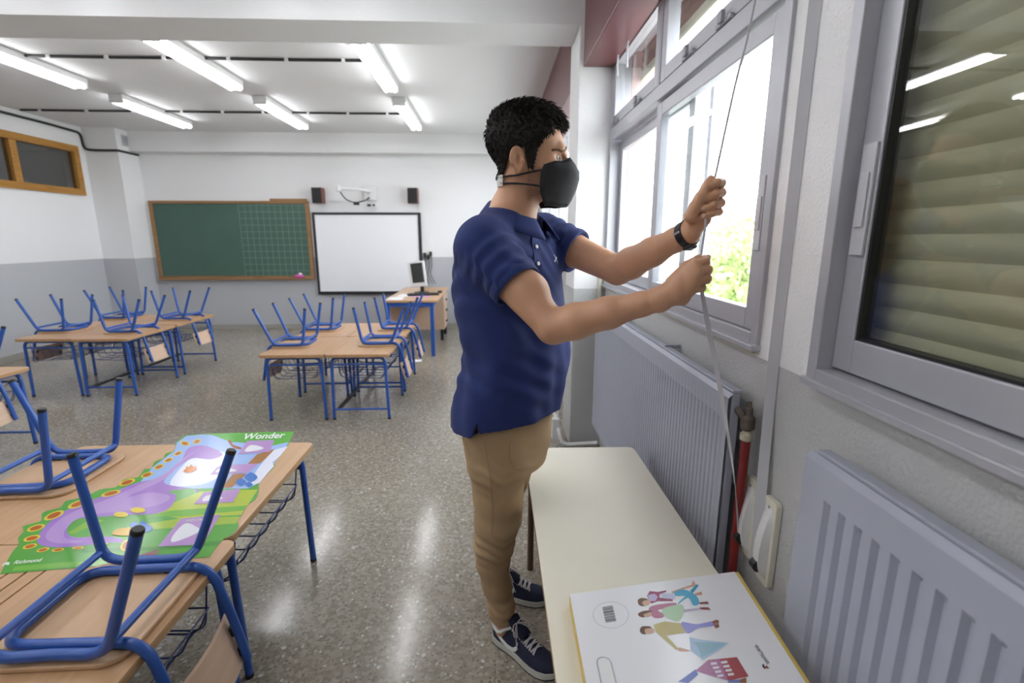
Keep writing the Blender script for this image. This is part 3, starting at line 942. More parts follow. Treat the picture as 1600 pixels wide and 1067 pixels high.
for i in range(11):
    z = bz0+0.135+i*0.0985
    gl.box((gx0, YF-0.0233, z-0.004), (bx1-0.055, YF-0.0223, z+0.004))
gl.build('painted_grid', M['chalk'], cb, world=True)
o = MB().ellipsoid((-3.0, YF-0.06, bz0+0.052), (0.075, 0.028, 0.034), nu=14).build('chalk_eraser', M['pink'], smooth=60)
tag(o, 'pink eraser cloth lying on the chalkboard tray', 'eraser')
o = MB().ellipsoid((-2.98, YF-0.062, bz0+0.085), (0.03, 0.02, 0.022), nu=10).build('paper_wad', M['paper'], smooth=60)
tag(o, 'small white wad on top of the pink eraser cloth', 'paper')

wb = thing('whiteboard', 'white projection board in a dark frame right of the chalkboard', 'whiteboard', (-1.9, YF, 0.53))
wx0, wx1, wz0, wz1 = -2.735, -1.09, 0.545, 1.80
panel_y(MB(), wx0+0.03, wx1-0.03, wz0+0.045, wz1-0.03, YF-0.035, YF-0.004).build('surface', M['wboard'], wb, world=True)
for q in ((wx0, wx1, wz1-0.035, wz1), (wx0, wx1, wz0, wz0+0.05), (wx0, wx0+0.035, wz0+0.05, wz1-0.035), (wx1-0.045, wx1, wz0+0.05, wz1-0.035)):
    panel_y(MB(), *q, YF-0.05, YF-0.002).build('frame_bar', M['blackm'], wb, world=True, bevel=0.005)

def speaker(x, label):
    t = thing('loudspeaker', label, 'speaker', (x, YF-0.1, 1.93), 0, 'wall loudspeakers')
    t.rotation_euler = (0, 0, 0.0)
    MB().box((x-0.075, YF-0.19, 1.925), (x+0.075, YF-0.03, 2.15)).build('cabinet', M['reddish'], t, world=True, bevel=0.006)
    MB().box((x-0.07, YF-0.20, 1.93), (x+0.07, YF-0.19, 2.145)).build('grille', M['black'], t, world=True, bevel=0.004)
    MB().box((x-0.02, YF-0.03, 2.0), (x+0.02, YF-0.001, 2.06)).build('wall_bracket', M['blackm'], t, world=True)


speaker(-2.59, 'small black and cherry loudspeaker left of the projector bracket')
speaker(-1.18, 'small black and cherry loudspeaker right of the projector bracket')

pj = thing('projector_bracket', 'white wall bracket with loose black cables above the whiteboard', 'bracket', (-1.9, YF, 2.05))
MB().box((-1.93, YF-0.05, 1.98), (-1.74, YF-0.001, 2.19)).build('wall_plate', M['plasticw'], pj, world=True, bevel=0.006)
MB().tube(arc([(-1.84, YF-0.05, 2.10), (-1.95, YF-0.22, 2.12), (-2.22, YF-0.30, 2.12)], 0.05), 0.022, 10).build('arm', M['plasticw'], pj, world=True, smooth=60)
MB().lathe([(0.02, -0.05), (0.035, -0.04), (0.035, 0.03), (0.02, 0.04)], (-2.23, YF-0.30, 2.13), 'Z').build('arm_end', M['plasticw'], pj, world=True, smooth=40)
MB().tube(arc([(-2.22, YF-0.29, 2.09), (-2.15, YF-0.26, 1.97), (-2.04, YF-0.16, 1.93), (-1.9, YF-0.1, 1.97), (-1.85, YF-0.05, 2.02)], 0.06), 0.009, 6).build('cable', M['cable'], pj, world=True)
MB().box((-2.06, YF-0.19, 1.90), (-1.98, YF-0.14, 1.94)).box((-1.88, YF-0.1, 1.885), (-1.83, YF-0.06, 1.92)).box((-1.80, YF-0.1, 1.89), (-1.77, YF-0.06, 1.92)).build('cable_plug', M['black'], pj, world=True, bevel=0.003)
o = MB().box((-2.48, YF-0.02, 1.955), (-2.28, YF-0.002, 1.99)).build('cable_trunking', M['plasticw'], bevel=0.003)
tag(o, 'short white cable trunking between left loudspeaker and projector bracket', 'trunking')

# ------------------------------------------------------------------ teacher's desk and what stands on it
td = thing('teacher_desk', 'teacher\'s desk with blue square-tube frame and pale wooden top below the whiteboard', 'desk', (-0.98, 6.6, 0))
tx0, tx1, ty0, ty1, tz = -1.30, -0.66, 5.80, 7.40, 0.69
MB().prism(rrect(tx0, ty0, tx1, ty1, 0.02), tz-0.025, tz).build('desktop', M['desk'], td, world=True, bevel=0.003)
ax0, ax1, ay0, ay1 = tx0+0.025, tx1-0.045, ty0+0.02, ty1-0.06
for x in (ax0, ax1-0.045):
    for y in (ay0, ay1-0.045):
        MB().box((x, y, 0), (x+0.045, y+0.045, tz-0.025)).build('leg', M['blue'], td, world=True, bevel=0.004)
for q in (((ax0+0.045, ay0, tz-0.08), (ax1-0.045, ay0+0.045, tz-0.025)), ((ax0+0.045, ay1-0.045, tz-0.08), (ax1-0.045, ay1, tz-0.025)),
          ((ax0, ay0+0.045, tz-0.08), (ax0+0.045, ay1-0.045, tz-0.025)), ((ax1-0.045, ay0+0.045, tz-0.08), (ax1, ay1-0.045, tz-0.025))):
    MB().box(*q).build('apron', M['blue'], td, world=True, bevel=0.004)
MB().box((ax0+0.02, ay0+0.06, 0.18), (ax0+0.036, ay1-0.06, tz-0.03)).build('modesty_panel', M['ply_back'], td, world=True)
dr = MB().box((ax1-0.40, ay1-0.58, 0.16), (ax1+0.03, ay1-0.06, tz-0.03)).build('drawer_cabinet', M['ply_back'], td, world=True, bevel=0.003)
for i, z in enumerate((0.20, 0.36, 0.51)):
    h = MB().box((ax1+0.03, ay1-0.34, z+0.03), (ax1+0.05, ay1-0.24, z+0.05)).build('handle', M['black'], dr, world=True)
MB().box((ax1-0.03, ay1-0.10, 0.0), (ax1+0.01, ay1-0.06, 0.16)).box((ax1-0.03, ay1-0.56, 0.0), (ax1+0.01, ay1-0.52, 0.16)).build('cabinet_foot', M['black'], td, world=True)

mo = thing('computer_monitor', 'small grey flat monitor turned sideways on the teacher\'s desk', 'monitor', (-1.0, 6.62, tz), 0)
R = Matrix.Rotation(math.radians(-12), 3, 'Z') @ Matrix.Rotation(math.radians(-6), 3, 'Y')
cc = (-1.0, 6.62, 0.93)
MB().box((-1.115, 6.60, 0.775), (-0.885, 6.635, 1.115), R, cc).build('screen_housing', M['fixture'], mo, world=True, bevel=0.008)
MB().box((-1.075, 6.596, 0.83), (-0.91, 6.602, 1.09), R, cc).build('screen', M['screen'], mo, world=True)
MB().tube([(-0.95, 6.66, tz+0.01), (-0.95, 6.66, 0.85)], 0.025, 10).build('stand', M['black'], mo, world=True)
MB().lathe([(0.10, 0), (0.10, 0.008), (0.03, 0.02)], (-0.96, 6.66, tz), 'Z').build('stand_base', M['black'], mo, world=True, smooth=40)
kb = thing('keyboard', 'black keyboard lying on the teacher\'s desk before the monitor', 'keyboard', (-0.9, 6.35, tz), math.radians(15))
MB().box((-0.2, -0.07, 0), (0.2, 0.07, 0.022)).build('case', M['black'], kb, bevel=0.006)
km = MB()
for i in range(14):
    for j in range(5):
        km.box((-0.185+i*0.0265, -0.058+j*0.024, 0.022), (-0.185+i*0.0265+0.022, -0.058+j*0.024+0.02, 0.028))
o = km.build('keys', M['blackm'], kb); o['kind'] = 'stuff'
ms = MB().ellipsoid((-0.71, 6.62, tz+0.016), (0.035, 0.055, 0.018)).build('computer_mouse', M['black'], smooth=60)
tag(ms, 'black computer mouse at the right edge of the teacher\'s desk', 'mouse')
o = MB().box((-1.02, 6.12, tz), (-0.78, 6.4-0.17, tz+0.004), Matrix.Rotation(0.1, 3, 'Z')).build('pink_folder', M['pinkp'])
tag(o, 'pink folder lying in front of the keyboard on the teacher\'s desk', 'folder')
for i, (x, y, a, l) in enumerate(((-1.19, 6.02, 0.06, 'white sheet of paper at the near left corner of the teacher\'s desk'), (-1.12, 6.34, -0.12, 'white sheet of paper further back on the teacher\'s desk'))):
    o = MB().box((x-0.09, y-0.14, tz+0.0004), (x+0.09, y+0.14, tz+0.0016), Matrix.Rotation(a, 3, 'Z')).build('paper_sheet', M['paper'])
    tag(o, l, 'paper')
o = MB().box((-1.0, 5.55, 0.001), (-0.84, 5.66, 0.003), Matrix.Rotation(0.1, 3, 'Z')).build('paper_sheet', M['paper'])
tag(o, 'white sheet of paper dropped on the floor before the teacher\'s desk', 'paper')
cb2 = MB()
for dx, dz in ((0, 0), (0.05, -0.03), (0.09, 0.02)):
    cb2.tube(arc([(-1.05+dx, YF-0.01, 1.14+dz), (-1.03+dx, YF-0.03, 1.0), (-1.07+dx, YF-0.05, 0.86), (-0.98+dx, YF-0.12, 0.72)], 0.08), 0.006, 6)
    cb2.box((-1.07+dx, YF-0.03, 1.12+dz), (-1.03+dx, YF-0.002, 1.19+dz))
o = cb2.build('computer_cables', M['cable'], smooth=60)
tag(o, 'dark computer cables and plugs hanging on the wall behind the monitor', 'cable')

# ------------------------------------------------------------------ pupils' desks
DW, DL, DZ = 0.49, 0.70, 0.545


def desk_parts(root, foot):
    hw, hl = DW/2, DL/2
    g = -hw+0.042
    t = MB()
    # top: main board and a strip beyond the pencil groove, on one carrier
    def rr(x0, x1, left, right):
        P = []
        r = 0.03
        for cx, cy, a0, on in ((x1, hl, 0, right), (x0, hl, 90, left), (x0, -hl, 180, left), (x1, -hl, 270, right)):
            if on:
                sx = -1 if cx == x1 else 1
                sy = -1 if cy > 0 else 1
                for k in range(6):
                    a = math.radians(a0+18*k)
                    P.append((cx+sx*r+r*math.cos(a), cy+sy*r+r*math.sin(a)))
            else:
                P.append((cx, cy))
        return P
    t.prism(rr(g+0.003, hw, False, True), DZ-0.006, DZ)
    t.prism(rr(-hw, g-0.003, True, False), DZ-0.006, DZ)
    t.build('tabletop', M['desk'], root)
    MB().prism(rrect(-hw, -hl, hw, hl, 0.03), DZ-0.024, DZ-0.006).build('tabletop_edge', M['desk_edge'], root, bevel=0.002)
    lx, ly, zt = 0.205, 0.295, DZ-0.036
    for s in (-1, 1):
        for sx in (-1, 1):
            MB().tube(arc([(sx*(lx+0.012), s*ly, 0.012), (sx*lx, s*ly, zt), (0, s*ly, zt)], 0.05), 0.0125, 12).build('leg', M['blue'], root, smooth=60)
            MB().lathe([(0.0130, 0.0), (0.0138, 0.002), (0.0138, 0.012), (0.0130, 0.014)], (sx*(lx+0.012), s*ly, 0), 'Z', 12).build('foot_cap', M['black'], root, smooth=40)
        MB().tube([(-lx, s*ly, zt-0.055), (lx, s*ly, zt-0.055)], 0.009, 8).build('side_rail', M['blue'], root, smooth=60)
        if foot:
            MB().tube([(-lx-0.01, s*ly, 0.085), (lx+0.01, s*ly, 0.085)], 0.009, 8).build('foot_rail', M['blue'], root, smooth=60)
    for x in (-lx+0.02, lx-0.02):
        MB().box((x-0.01, -ly, zt-0.008), (x+0.01, ly, zt+0.010)).build('long_rail', M['blue'], root)
    if foot:
        MB().box((-lx+0.015, -ly, 0.076), (-lx+0.04, ly, 0.096)).build('stretcher', M['blackm'], root)
    b = MB()
    r = 0.0028
    for i in range(7):
        y = -0.24+0.08*i
        b.tube(arc([(-0.17, y, zt-0.005), (-0.17, y, 0.335), (0.165, y, 0.322), (0.198, y, 0.40)], 0.05, 4), r, 5)
    for x, z in ((-0.17, 0.45), (-0.17, 0.39), (-0.11, 0.334), (-0.02, 0.331), (0.07, 0.327), (0.15, 0.325), (0.198, 0.40)):
        b.tube([(x, -0.25, z), (x, 0.25, z)], r, 5)
    for s in (-1, 1):
        b.tube(arc([(-0.17, s*0.25, zt-0.055), (-0.15, s*0.25, 0.335), (0.18, s*0.25, 0.325), (0.20, s*0.25, zt-0.04)], 0.04, 4), r, 5)
        b.tube([(-0.17, s*0.25, 0.40), (0.195, s*0.25, 0.40)], r, 5)
        for x in (-0.12, 0.14):
            b.tube([(x, s*0.25, 0.44), (x, s*ly, 0.455)], r, 5)
    b.build('wire_basket', M['wire'], root, smooth=60)


def make_desk(label, foot, loc, rz):
    d = thing('school_desk', label, 'desk', loc, rz, 'pupils\' desks')
    desk_parts(d, foot)
    return d


deskF = make_desk('wooden school desk with the far half of the green poster on it', False, (-1.03, 1.672, 0), 0)
deskT = make_desk('nearest wooden school desk, the big upturned chair in the foreground standing on it', True, (-1.004, 0.968, 0), 0)
deskN = make_desk('left front desk of the middle group, its wire basket hanging over the left chair back', False, (-1.545, 4.02, 0), PI)


def place_desk(src, x, y, rz, label):
    d = copy_tree(src)
    d.location = (x, y, 0); d.rotation_euler = (0, 0, rz); d['label'] = label
    return d


place_desk(deskT, -1.523, 1.672, PI, 'wooden school desk at the left edge under the upturned chair behind the poster')
place_desk(deskT, -1.50, 0.968, PI, 'wooden school desk in the bottom left corner, mostly out of the frame')
place_desk(deskT, -1.05, 4.02, 0, 'right front desk of the middle group, black stretcher between its foot rails')
place_desk(deskT, -1.545, 4.735, PI, 'left rear desk of the middle group, below the left part of the whiteboard')
place_desk(deskT, -1.05, 4.735, 0, 'right rear desk of the middle group, nearest the teacher\'s desk')
place_desk(deskN, -3.985, 4.72, PI, 'left front desk of the group below the chalkboard, left end out in front')
place_desk(deskT, -3.49, 4.70, 0, 'right front desk of the group below the chalkboard')
place_desk(deskN, -3.985, 5.43, PI, 'left rear desk of the group below the chalkboard, nearest the left wall')
place_desk(deskT, -3.49, 5.42, 0, 'right rear desk of the group below the chalkboard')
place_desk(deskT, -3.45, 3.05, 0, 'desk cut by the left edge between the near chairs and the chalkboard group')


# ------------------------------------------------------------------ chairs standing upside down on the desks
def make_chair(label):
    """origin where the upturned seat meets the desk edge; backrest hangs beyond x = 0"""
    c = thing('school_chair', label, 'chair', (0, 0, 0), 0, 'chairs turned up on the desks')
    # seat board, rounded corners, slightly dished
    P = rrect(-0.315, -0.168, -0.005, 0.168, 0.05, 6)
    MB().prism(P, 0.0005, 0.0115).build('seat', M['ply'], c, bevel=0.003)
    zr = 0.0235
    r = 0.0118
    rail = arc([(0.085, -0.128, -0.275), (0.055, -0.128, -0.12), (0.018, -0.125, zr), (-0.285, -0.118, zr), (-0.285, 0.118, zr), (0.018, 0.125, zr), (0.055, 0.128, -0.12), (0.085, 0.128, -0.275)], 0.055, 7)
    MB().tube(rail, r, 12).build('seat_rail', M['blue'], c, smooth=60)
    zu = zr+0.004
    for s in (-1, 1):
        for tip, x, mid in ((-0.315, -0.268, -0.15), (0.085, -0.035, -0.15)):
            lg = MB().tube(arc([(tip, s*0.178, 0.322), (x, s*0.157, zu), (mid, s*0.152, zu)], 0.045, 6), r, 12).build('leg', M['blue'], c, smooth=60)
            d = (Vector((tip, s*0.178, 0.322))-Vector((x, s*0.157, zu))).normalized()
            p = Vector((tip, s*0.178, 0.322))
            MB().tube([p-d*0.005, p+d*0.003, p+d*0.006], [0.0123, 0.0123, 0.010], 12).build('foot_cap', M['black'], lg, smooth=40)
    for x in (-0.272, -0.025):
        MB().tube([(x, -0.158, zu+0.026), (x, 0.158, zu+0.026)], 0.0095, 10).build('crossbar', M['blue'], c, smooth=60)
    for x in (-0.22, -0.07):
        for s in (-1, 1):
            MB().box((x-0.02, s*0.122-0.008, 0.0115), (x+0.02, s*0.122+0.008, 0.017)).build('seat_pad', M['black'], c)
    # curved plywood backrest between the uprights
    V = []; Fc = []
    n = 9
    for k, th in ((0, 0.0), (1, -0.009)):
        for j in range(6):
            for i in range(n):
                u = i/(n-1)*2-1; w = j/5
                z = -0.145-0.135*w
                if j in (0, 5): pass
                x = 0.047+0.034*w-0.012+0.022*(1-u*u)*0.9
                rx = 1-0.02*(abs(2*w-1)**6)
                V.append((x+th, u*0.150*rx, z))
    for k in (0, 1):
        for j in range(5):
            for i in range(n-1):
                a = k*6*n+j*n+i
                Fc.append((a, a+1, a+n+1, a+n))
    N = 6*n
    for i in range(n-1):
        Fc.append((i, i+1, N+i+1, N+i)); a = 5*n+i; Fc.append((a, a+1, N+a+1, N+a))
    for j in range(5):
        a = j*n; Fc.append((a, a+n, N+a+n, N+a)); a = j*n+n-1; Fc.append((a, a+n, N+a+n, N+a))
    MB().add(V, Fc).build('backrest', M['ply_back'], c, smooth=40)
    for s in (-1, 1):
        for w in (0.25, 0.75):
            MB().box((0.047+0.034*w-0.02, s*0.128-0.01, -0.15-0.13*w-0.012), (0.047+0.034*w+0.01, s*0.128+0.01, -0.15-0.13*w+0.012)).build('clip', M['black'], c)
    return c


chair0 = make_chair('big blue and plywood chair upside down in the foreground, backrest hanging off the desk')
chair0.location = (-0.775, 1.045, DZ+0.0005); chair0.rotation_euler = (0, 0, math.radians(1.0))


def place_chair(x, y, rz, label):
    c = copy_tree(chair0)
    c.location = (x, y, DZ+0.0005); c.rotation_euler = (0, 0, rz); c['label'] = label
    return c


place_chair(-1.80, 1.74, PI+math.radians(2), 'blue chair upside down at the left edge beside the poster, seat front towards the poster')
place_chair(-1.80, 4.06, PI, 'blue chair upside down on the left front desk of the middle group')
place_chair(-1.80, 4.76, PI, 'blue chair upside down on the left rear desk of the middle group')
place_chair(-0.80, 4.10, 0, 'blue chair upside down on the right front desk of the middle group')
place_chair(-0.79, 4.78, 0, 'blue chair upside down on the right rear desk of the middle group')
place_chair(-4.28, 4.80, PI, 'blue chair upside down on the left front desk of the chalkboard group')
place_chair(-4.27, 5.55, PI, 'blue chair upside down on the left rear desk of the chalkboard group')
place_chair(-3.30, 4.72, 0, 'blue chair upside down on the right front desk of the chalkboard group')
place_chair(-3.29, 5.47, 0, 'blue chair upside down on the right rear desk of the chalkboard group')
place_chair(-3.17, 2.97, 0, 'blue chair upside down at the left edge, on the desk cut by the frame')

# ------------------------------------------------------------------ poster on the near desks
PZ = DZ+0.0012
def q8(x, y): return (x/3.2, 660+y/3.2)
def pz(pts, dz=0.0):
    return [at_z(*q8(x, y), PZ+dz) for x, y in pts]


def smoothpoly(P, n=4, closed=True):
    """Catmull-Rom"""
    out = []; L = len(P)
    P = [Vector(p) for p in P]
    for i in range(L if closed else L-1):
        a, b, c, d = (P[(i-1) % L], P[i], P[(i+1) % L], P[(i+2) % L]) if closed else (P[max(i-1, 0)], P[i], P[i+1], P[min(i+2, L-1)])
        for k in range(n):
            t = k/n
            out.append(0.5*((2*b)+(c-a)*t+(2*a-5*b+4*c-d)*t*t+(3*b-a-3*c+d)*t**3))
    if not closed: out.append(P[-1])
    return out


po = thing('poster', 'large green and purple die-cut poster lying across the near desks', 'poster', at_z(200, 780, PZ))
ltr = [(1470, 45), (1447, 98), (1437, 118), (1400, 168), (1362, 196), (1372, 218), (1330, 262), (1296, 300), (1293, 345), (1275, 385), (1238, 412), (1207, 462), (1186, 487), (1192, 520), (1160, 560), (1112, 588), (1046, 672)]
ltl = [(0, 757), (60, 650), (92, 612), (92, 575), (118, 545), (115, 520), (160, 505), (205, 490), (215, 450), (300, 425), (330, 392), (420, 372), (500, 335), (580, 322), (620, 285), (690, 272), (720, 235), (755, 228), (775, 195), (815, 180), (830, 155), (870, 140), (882, 100), (930, 65), (1010, 58), (1060, 55)]
outline = [Vector(p).to_3d() for p in smoothpoly([Vector(p).to_3d() for p in ltr], 4, False)+smoothpoly([Vector(p).to_3d() for p in ltl], 4, False)]
base = [at_z(*q8(v.x, v.y), PZ) for v in outline]
b = MB(); n = len(base)
b.add([tuple(p) for p in base]+[tuple(p-Vector((0, 0, 0.0008))) for p in base], [tuple(range(n)), tuple(range(2*n-1, n-1, -1))]+[(i, (i+1) % n, n+(i+1) % n, n+i) for i in range(n)])
b.build('poster_sheet', ink('poster_green', (0.10, 0.36, 0.055), 0.16), po, world=True)
LAY = [0]
def layer(name, pts, col, key, smooth=False, parent=None, rough=0.16):
    LAY[0] += 1
    P = pz(pts, 0.0)
    if smooth: P = smoothpoly(P)
    P = [p+Vector((0, 0, 0.00002*LAY[0])) for p in P]
    me = MB().face([tuple(p) for p in P])
    o = me.build(name, ink(key, col, rough), parent or po, world=True)
    return o


SKY = (0.33, 0.47, 0.80); PUR = (0.36, 0.20, 0.56); PURL = (0.46, 0.30, 0.62); ORG = (0.46, 0.12, 0.02); YEL = (0.66, 0.56, 0.06)
layer('printed_sky', [(1445, 100), (1300, 300), (1240, 330), (850, 330), (700, 300), (760, 225), (815, 184), (872, 142), (884, 102), (932, 67), (1010, 60), (1060, 62), (1110, 80), (1200, 100), (1330, 110)], SKY, 'sky')
layer('printed_cloud', [(1440, 118), (1400, 168), (1362, 198), (1370, 218), (1330, 262), (1296, 302), (1230, 320), (1290, 230), (1360, 140)], (0.72, 0.74, 0.86), 'cloud')
layer('printed_cloud', [(1000, 150), (1120, 150), (1120, 240), (1040, 300), (900, 320), (850, 300), (930, 200)], (0.74, 0.75, 0.86), 'cloud', True)
layer('printed_meadow', [(1290, 335), (1238, 412), (1205, 462), (900, 480), (760, 450), (870, 400), (1000, 345)], (0.42, 0.52, 0.05), 'lime')
layer('printed_stripe', [(1200, 470), (1180, 505), (620, 545), (640, 520), (900, 480)], (0.33, 0.48, 0.05), 'lime2')
layer('printed_stripe', [(1235, 415), (1222, 440), (900, 470), (720, 470), (860, 440)], (0.16, 0.42, 0.05), 'grass2')
layer('printed_stripe', [(1110, 590), (1088, 616), (760, 640), (400, 650), (420, 632), (790, 620)], (0.07, 0.27, 0.045), 'grass3')
layer('printed_stripe', [(560, 690), (560, 706), (60, 742), (75, 720), (300, 700)], (0.17, 0.44, 0.06), 'grass2b')
layer('printed_stripe', [(460, 480), (520, 490), (360, 560), (340, 550)], (0.22, 0.45, 0.05), 'grass4')
layer('printed_treetop', [(1470, 45), (1445, 98), (1340, 120), (1260, 95), (1160, 100), (1100, 78), (1060, 56)], (0.10, 0.40, 0.05), 'treetop')
layer('printed_branch', [(1140, 92), (1155, 88), (1165, 110), (1205, 125), (1200, 135), (1160, 122)], (0.28, 0.09, 0.03), 'branch', True)
for P in ([(1285, 160), (1375, 132), (1330, 180), (1300, 205), (1238, 207)], [(1165, 258), (1232, 256), (1200, 290), (1160, 325), (1105, 328)]):
    layer('printed_plank', P, (0.36, 0.16, 0.05), 'plank')
# plain winding purple swathe with orange scalloped border (stand-in for the printed picture)
layer('printed_swathe', [(1090, 140), (1010, 115), (940, 130), (900, 200), (800, 275), (690, 300), (560, 350), (430, 400), (330, 440), (245, 500), (190, 570), (200, 612), (300, 625), (450, 612), (560, 600), (615, 600), (600, 580), (500, 568), (380, 575), (335, 550), (350, 510), (400, 480), (520, 470), (640, 462), (760, 458), (830, 440), (870, 400), (880, 362), (840, 345), (960, 330), (985, 350), (990, 335), (900, 322), (820, 300), (870, 240), (960, 180), (1050, 185), (1110, 165)], PUR, 'purple', True)
layer('printed_swathe', [(1000, 130), (930, 180), (820, 285), (640, 370), (760, 350), (850, 370), (800, 410), (640, 440), (420, 470), (330, 530), (330, 580), (420, 595), (300, 605), (230, 580), (260, 520), (360, 450), (560, 375), (700, 310), (820, 260), (910, 185)], PURL, 'lilac', True)
for x, y, rx, ry, a in ((985, 95, 22, 10, -20), (925, 105, 24, 12, 10), (890, 155, 24, 9, -22), (842, 188, 26, 10, -22), (795, 222, 28, 11, -20), (735, 262, 32, 12, -18), (635, 300, 44, 14, -18), (555, 355, 52, 13, -14), (390, 408, 55, 16, -20), (270, 465, 55, 17, -22), (180, 528, 48, 15, -16), (160, 580, 45, 14, -14), (150, 620, 38, 12, -14), (215, 638, 34, 10, -14), (290, 638, 32, 9, -8), (390, 628, 30, 8, -4), (505, 610, 38, 8, -4), (635, 615, 38, 26, -35)):
    for f, col, key in ((1, YEL, 'yellow'), (0.68, ORG, 'orange')):
        ca, sa = math.cos(math.radians(a)), math.sin(math.radians(a))
        layer('printed_scallop', [(x+f*(rx*math.cos(t)*ca-ry*math.sin(t)*sa), y+f*(rx*math.cos(t)*sa+ry*math.sin(t)*ca)) for t in [2*PI*k/12 for k in range(12)]], col, key)
layer('printed_campfire', [(915, 245), (930, 252), (960, 250), (985, 235), (980, 215), (968, 225), (955, 210), (945, 225), (932, 218), (930, 230)], (0.62, 0.20, 0.02), 'fire')
# printed panels with white fields
for P, wht in (([(1235, 93), (1372, 88), (1350, 148), (1192, 160)], [(1225, 145), (1250, 115), (1290, 118), (1318, 130), (1280, 142)]),
               ([(1085, 225), (1105, 215), (1292, 207), (1240, 252), (1050, 262)], [(1080, 250), (1110, 228), (1160, 232), (1180, 245)]),
               ([(1020, 350), (1205, 332), (1165, 400), (970, 410)], [(1012, 395), (1030, 368), (1070, 365), (1115, 380), (1060, 390)]),
               ([(905, 482), (1102, 462), (1015, 612), (790, 622)], [(860, 600), (870, 560), (930, 505), (995, 530), (1000, 545), (940, 575)])):
    layer('printed_panel', P, (0.44, 0.27, 0.55), 'panel')
    layer('printed_field', wht, (0.74, 0.74, 0.80), 'field', True)
for x, y, s in ((1205, 300, 1), (1255, 275, 1.25), (1245, 312, .7), (672, 515, .9), (735, 530, 1.1), (715, 508, .7)):
    layer('printed_butterfly', [(x+s*26*math.cos(t)*(0.7+0.3*math.cos(2*t)), y+s*20*math.sin(t)) for t in [2*PI*k/12 for k in range(12)]], (0.06, 0.18, 0.55), 'bluewing', True)
for x, y, rx, ry in ((605, 462, 36, 14), (690, 440, 38, 14), (470, 515, 22, 9)):
    layer('printed_sun', [(x+rx*math.cos(t), y+ry*math.sin(t)) for t in [2*PI*k/14 for k in range(14)]], (0.72, 0.55, 0.05), 'sun')
layer('printed_flowerbed', [(560, 560), (600, 530), (690, 535), (700, 552), (640, 568)], (0.66, 0.40, 0.03), 'bed', True)
for k in range(3):
    layer('printed_stripe', [(690+k*6, 672+k*8), (790, 640+k*8), (800, 634+k*8), (700, 664+k*8)], (0.48, 0.10, 0.25), 'rose')
# lettering
def text_px(name, s, p0, p1, up, col, key, shear=0.0, bold=0.0, parent=None, dz=0.0022, Z=None, rel=1.0, par=po):
    """text from baseline point p0 to p1 (photo px) with the top of capitals at 'up'"""
    Z = PZ+dz if Z is None else Z
    A, B, T = at_z(*p0, Z), at_z(*p1, Z), at_z(*up, Z)
    o = text_obj(name, s, (0, 0, 0), (1, 0, 0), (0, 1, 0), ink(key, col), None, shear, bold)
    xs = [v.co.x for v in o.data.vertices]; ys = [v.co.y for v in o.data.vertices]
    w, h = max(xs)-min(xs), 0.70
    U = (B-A)/w; V = (T-A)/h
    inv = mtx(par).inverted()
    x0 = min(xs)
    for v in o.data.vertices:
        v.co = inv @ (A+U*(v.co.x-x0)+V*v.co.y)
    o.parent = par
    return o


text_px('lettering', 'Wonder', q8(1218, 84), q8(1424, 76), q8(1228, 56), (0.82, 0.86, 0.80), 'white_letters', 0.25, 0.02)
text_px('lettering', 'Richmond', q8(66, 708), q8(205, 694), q8(78, 690), (0.72, 0.80, 0.72), 'white_letters', 0.2, 0.01)
text_px('lettering', 'WEATHER', q8(928, 497), q8(1040, 489), q8(934, 485), (0.72, 0.68, 0.80), 'white_letters', 0.2, 0.01)
layer('printed_emblem', [(22, 712), (34, 700), (50, 700), (44, 716)], (0.70, 0.80, 0.70), 'emblem')
layer('printed_emblem', [(10, 718), (24, 702), (30, 704), (18, 720)], (0.70, 0.80, 0.70), 'emblem')

# ------------------------------------------------------------------ cream table by the window with the folder box
TZ = 0.56
tb = thing('cream_table', 'cream laminate table on brown tube legs between the man and the radiators', 'table', (0.38, 1.1, 0))
TP = [(0.585, 1.885), (0.128, 1.892), (0.118, 0.45), (0.585, 0.45)]
def roundpoly(P, r):
    V3 = [Vector((x, y, 0)) for x, y in P]
    out = []
    for i in range(len(V3)):
        p = V3[i]; a = (V3[i-1]-p).normalized(); b = (V3[(i+1) % len(V3)]-p).normalized()
        A, B = p+a*r, p+b*r
        for k in range(6):
            t = k/5
            q = A*(1-t)**2+p*2*t*(1-t)+B*t*t
            out.append((q.x, q.y))
    return out


tpoly = roundpoly(TP, 0.03)
MB().prism(tpoly, TZ-0.003, TZ).build('laminate_top', M['tabletop'], tb, world=True)
MB().prism(tpoly, TZ-0.022, TZ-0.003).build('top_edge', M['desk_edge'], tb, world=True)
for a, f in (((0.158, 1.868), (0.156, 1.872)), ((0.54, 1.84), (0.56, 1.86)), ((0.16, 0.52), (0.15, 0.51)), ((0.54, 0.52), (0.56, 0.5))):
    MB().tube([(*f, 0.0), (*a, TZ-0.022)], 0.0135, 12).build('leg', M['brownleg'], tb, world=True, smooth=60)
MB().box((0.20, 0.52, TZ-0.05), (0.55, 0.54, TZ-0.022)).box((0.24, 1.82, TZ-0.05), (0.55, 1.84, TZ-0.022)).build('apron', M['brownleg'], tb, world=True)

BZ = TZ+0.034
bx = thing('folder_box', 'flat white card box with printed figures on the near end of the cream table', 'box', (0.38, 0.77, TZ+0.0005))
A_, B_ = at_z(890, 928, BZ), at_z(1148, 893, BZ)
C_, D_ = at_z(1256, 1062, BZ), at_z(916, 1068, BZ)
def ext(p, q, y): return p+(q-p)*((y-p.y)/(q.y-p.y))


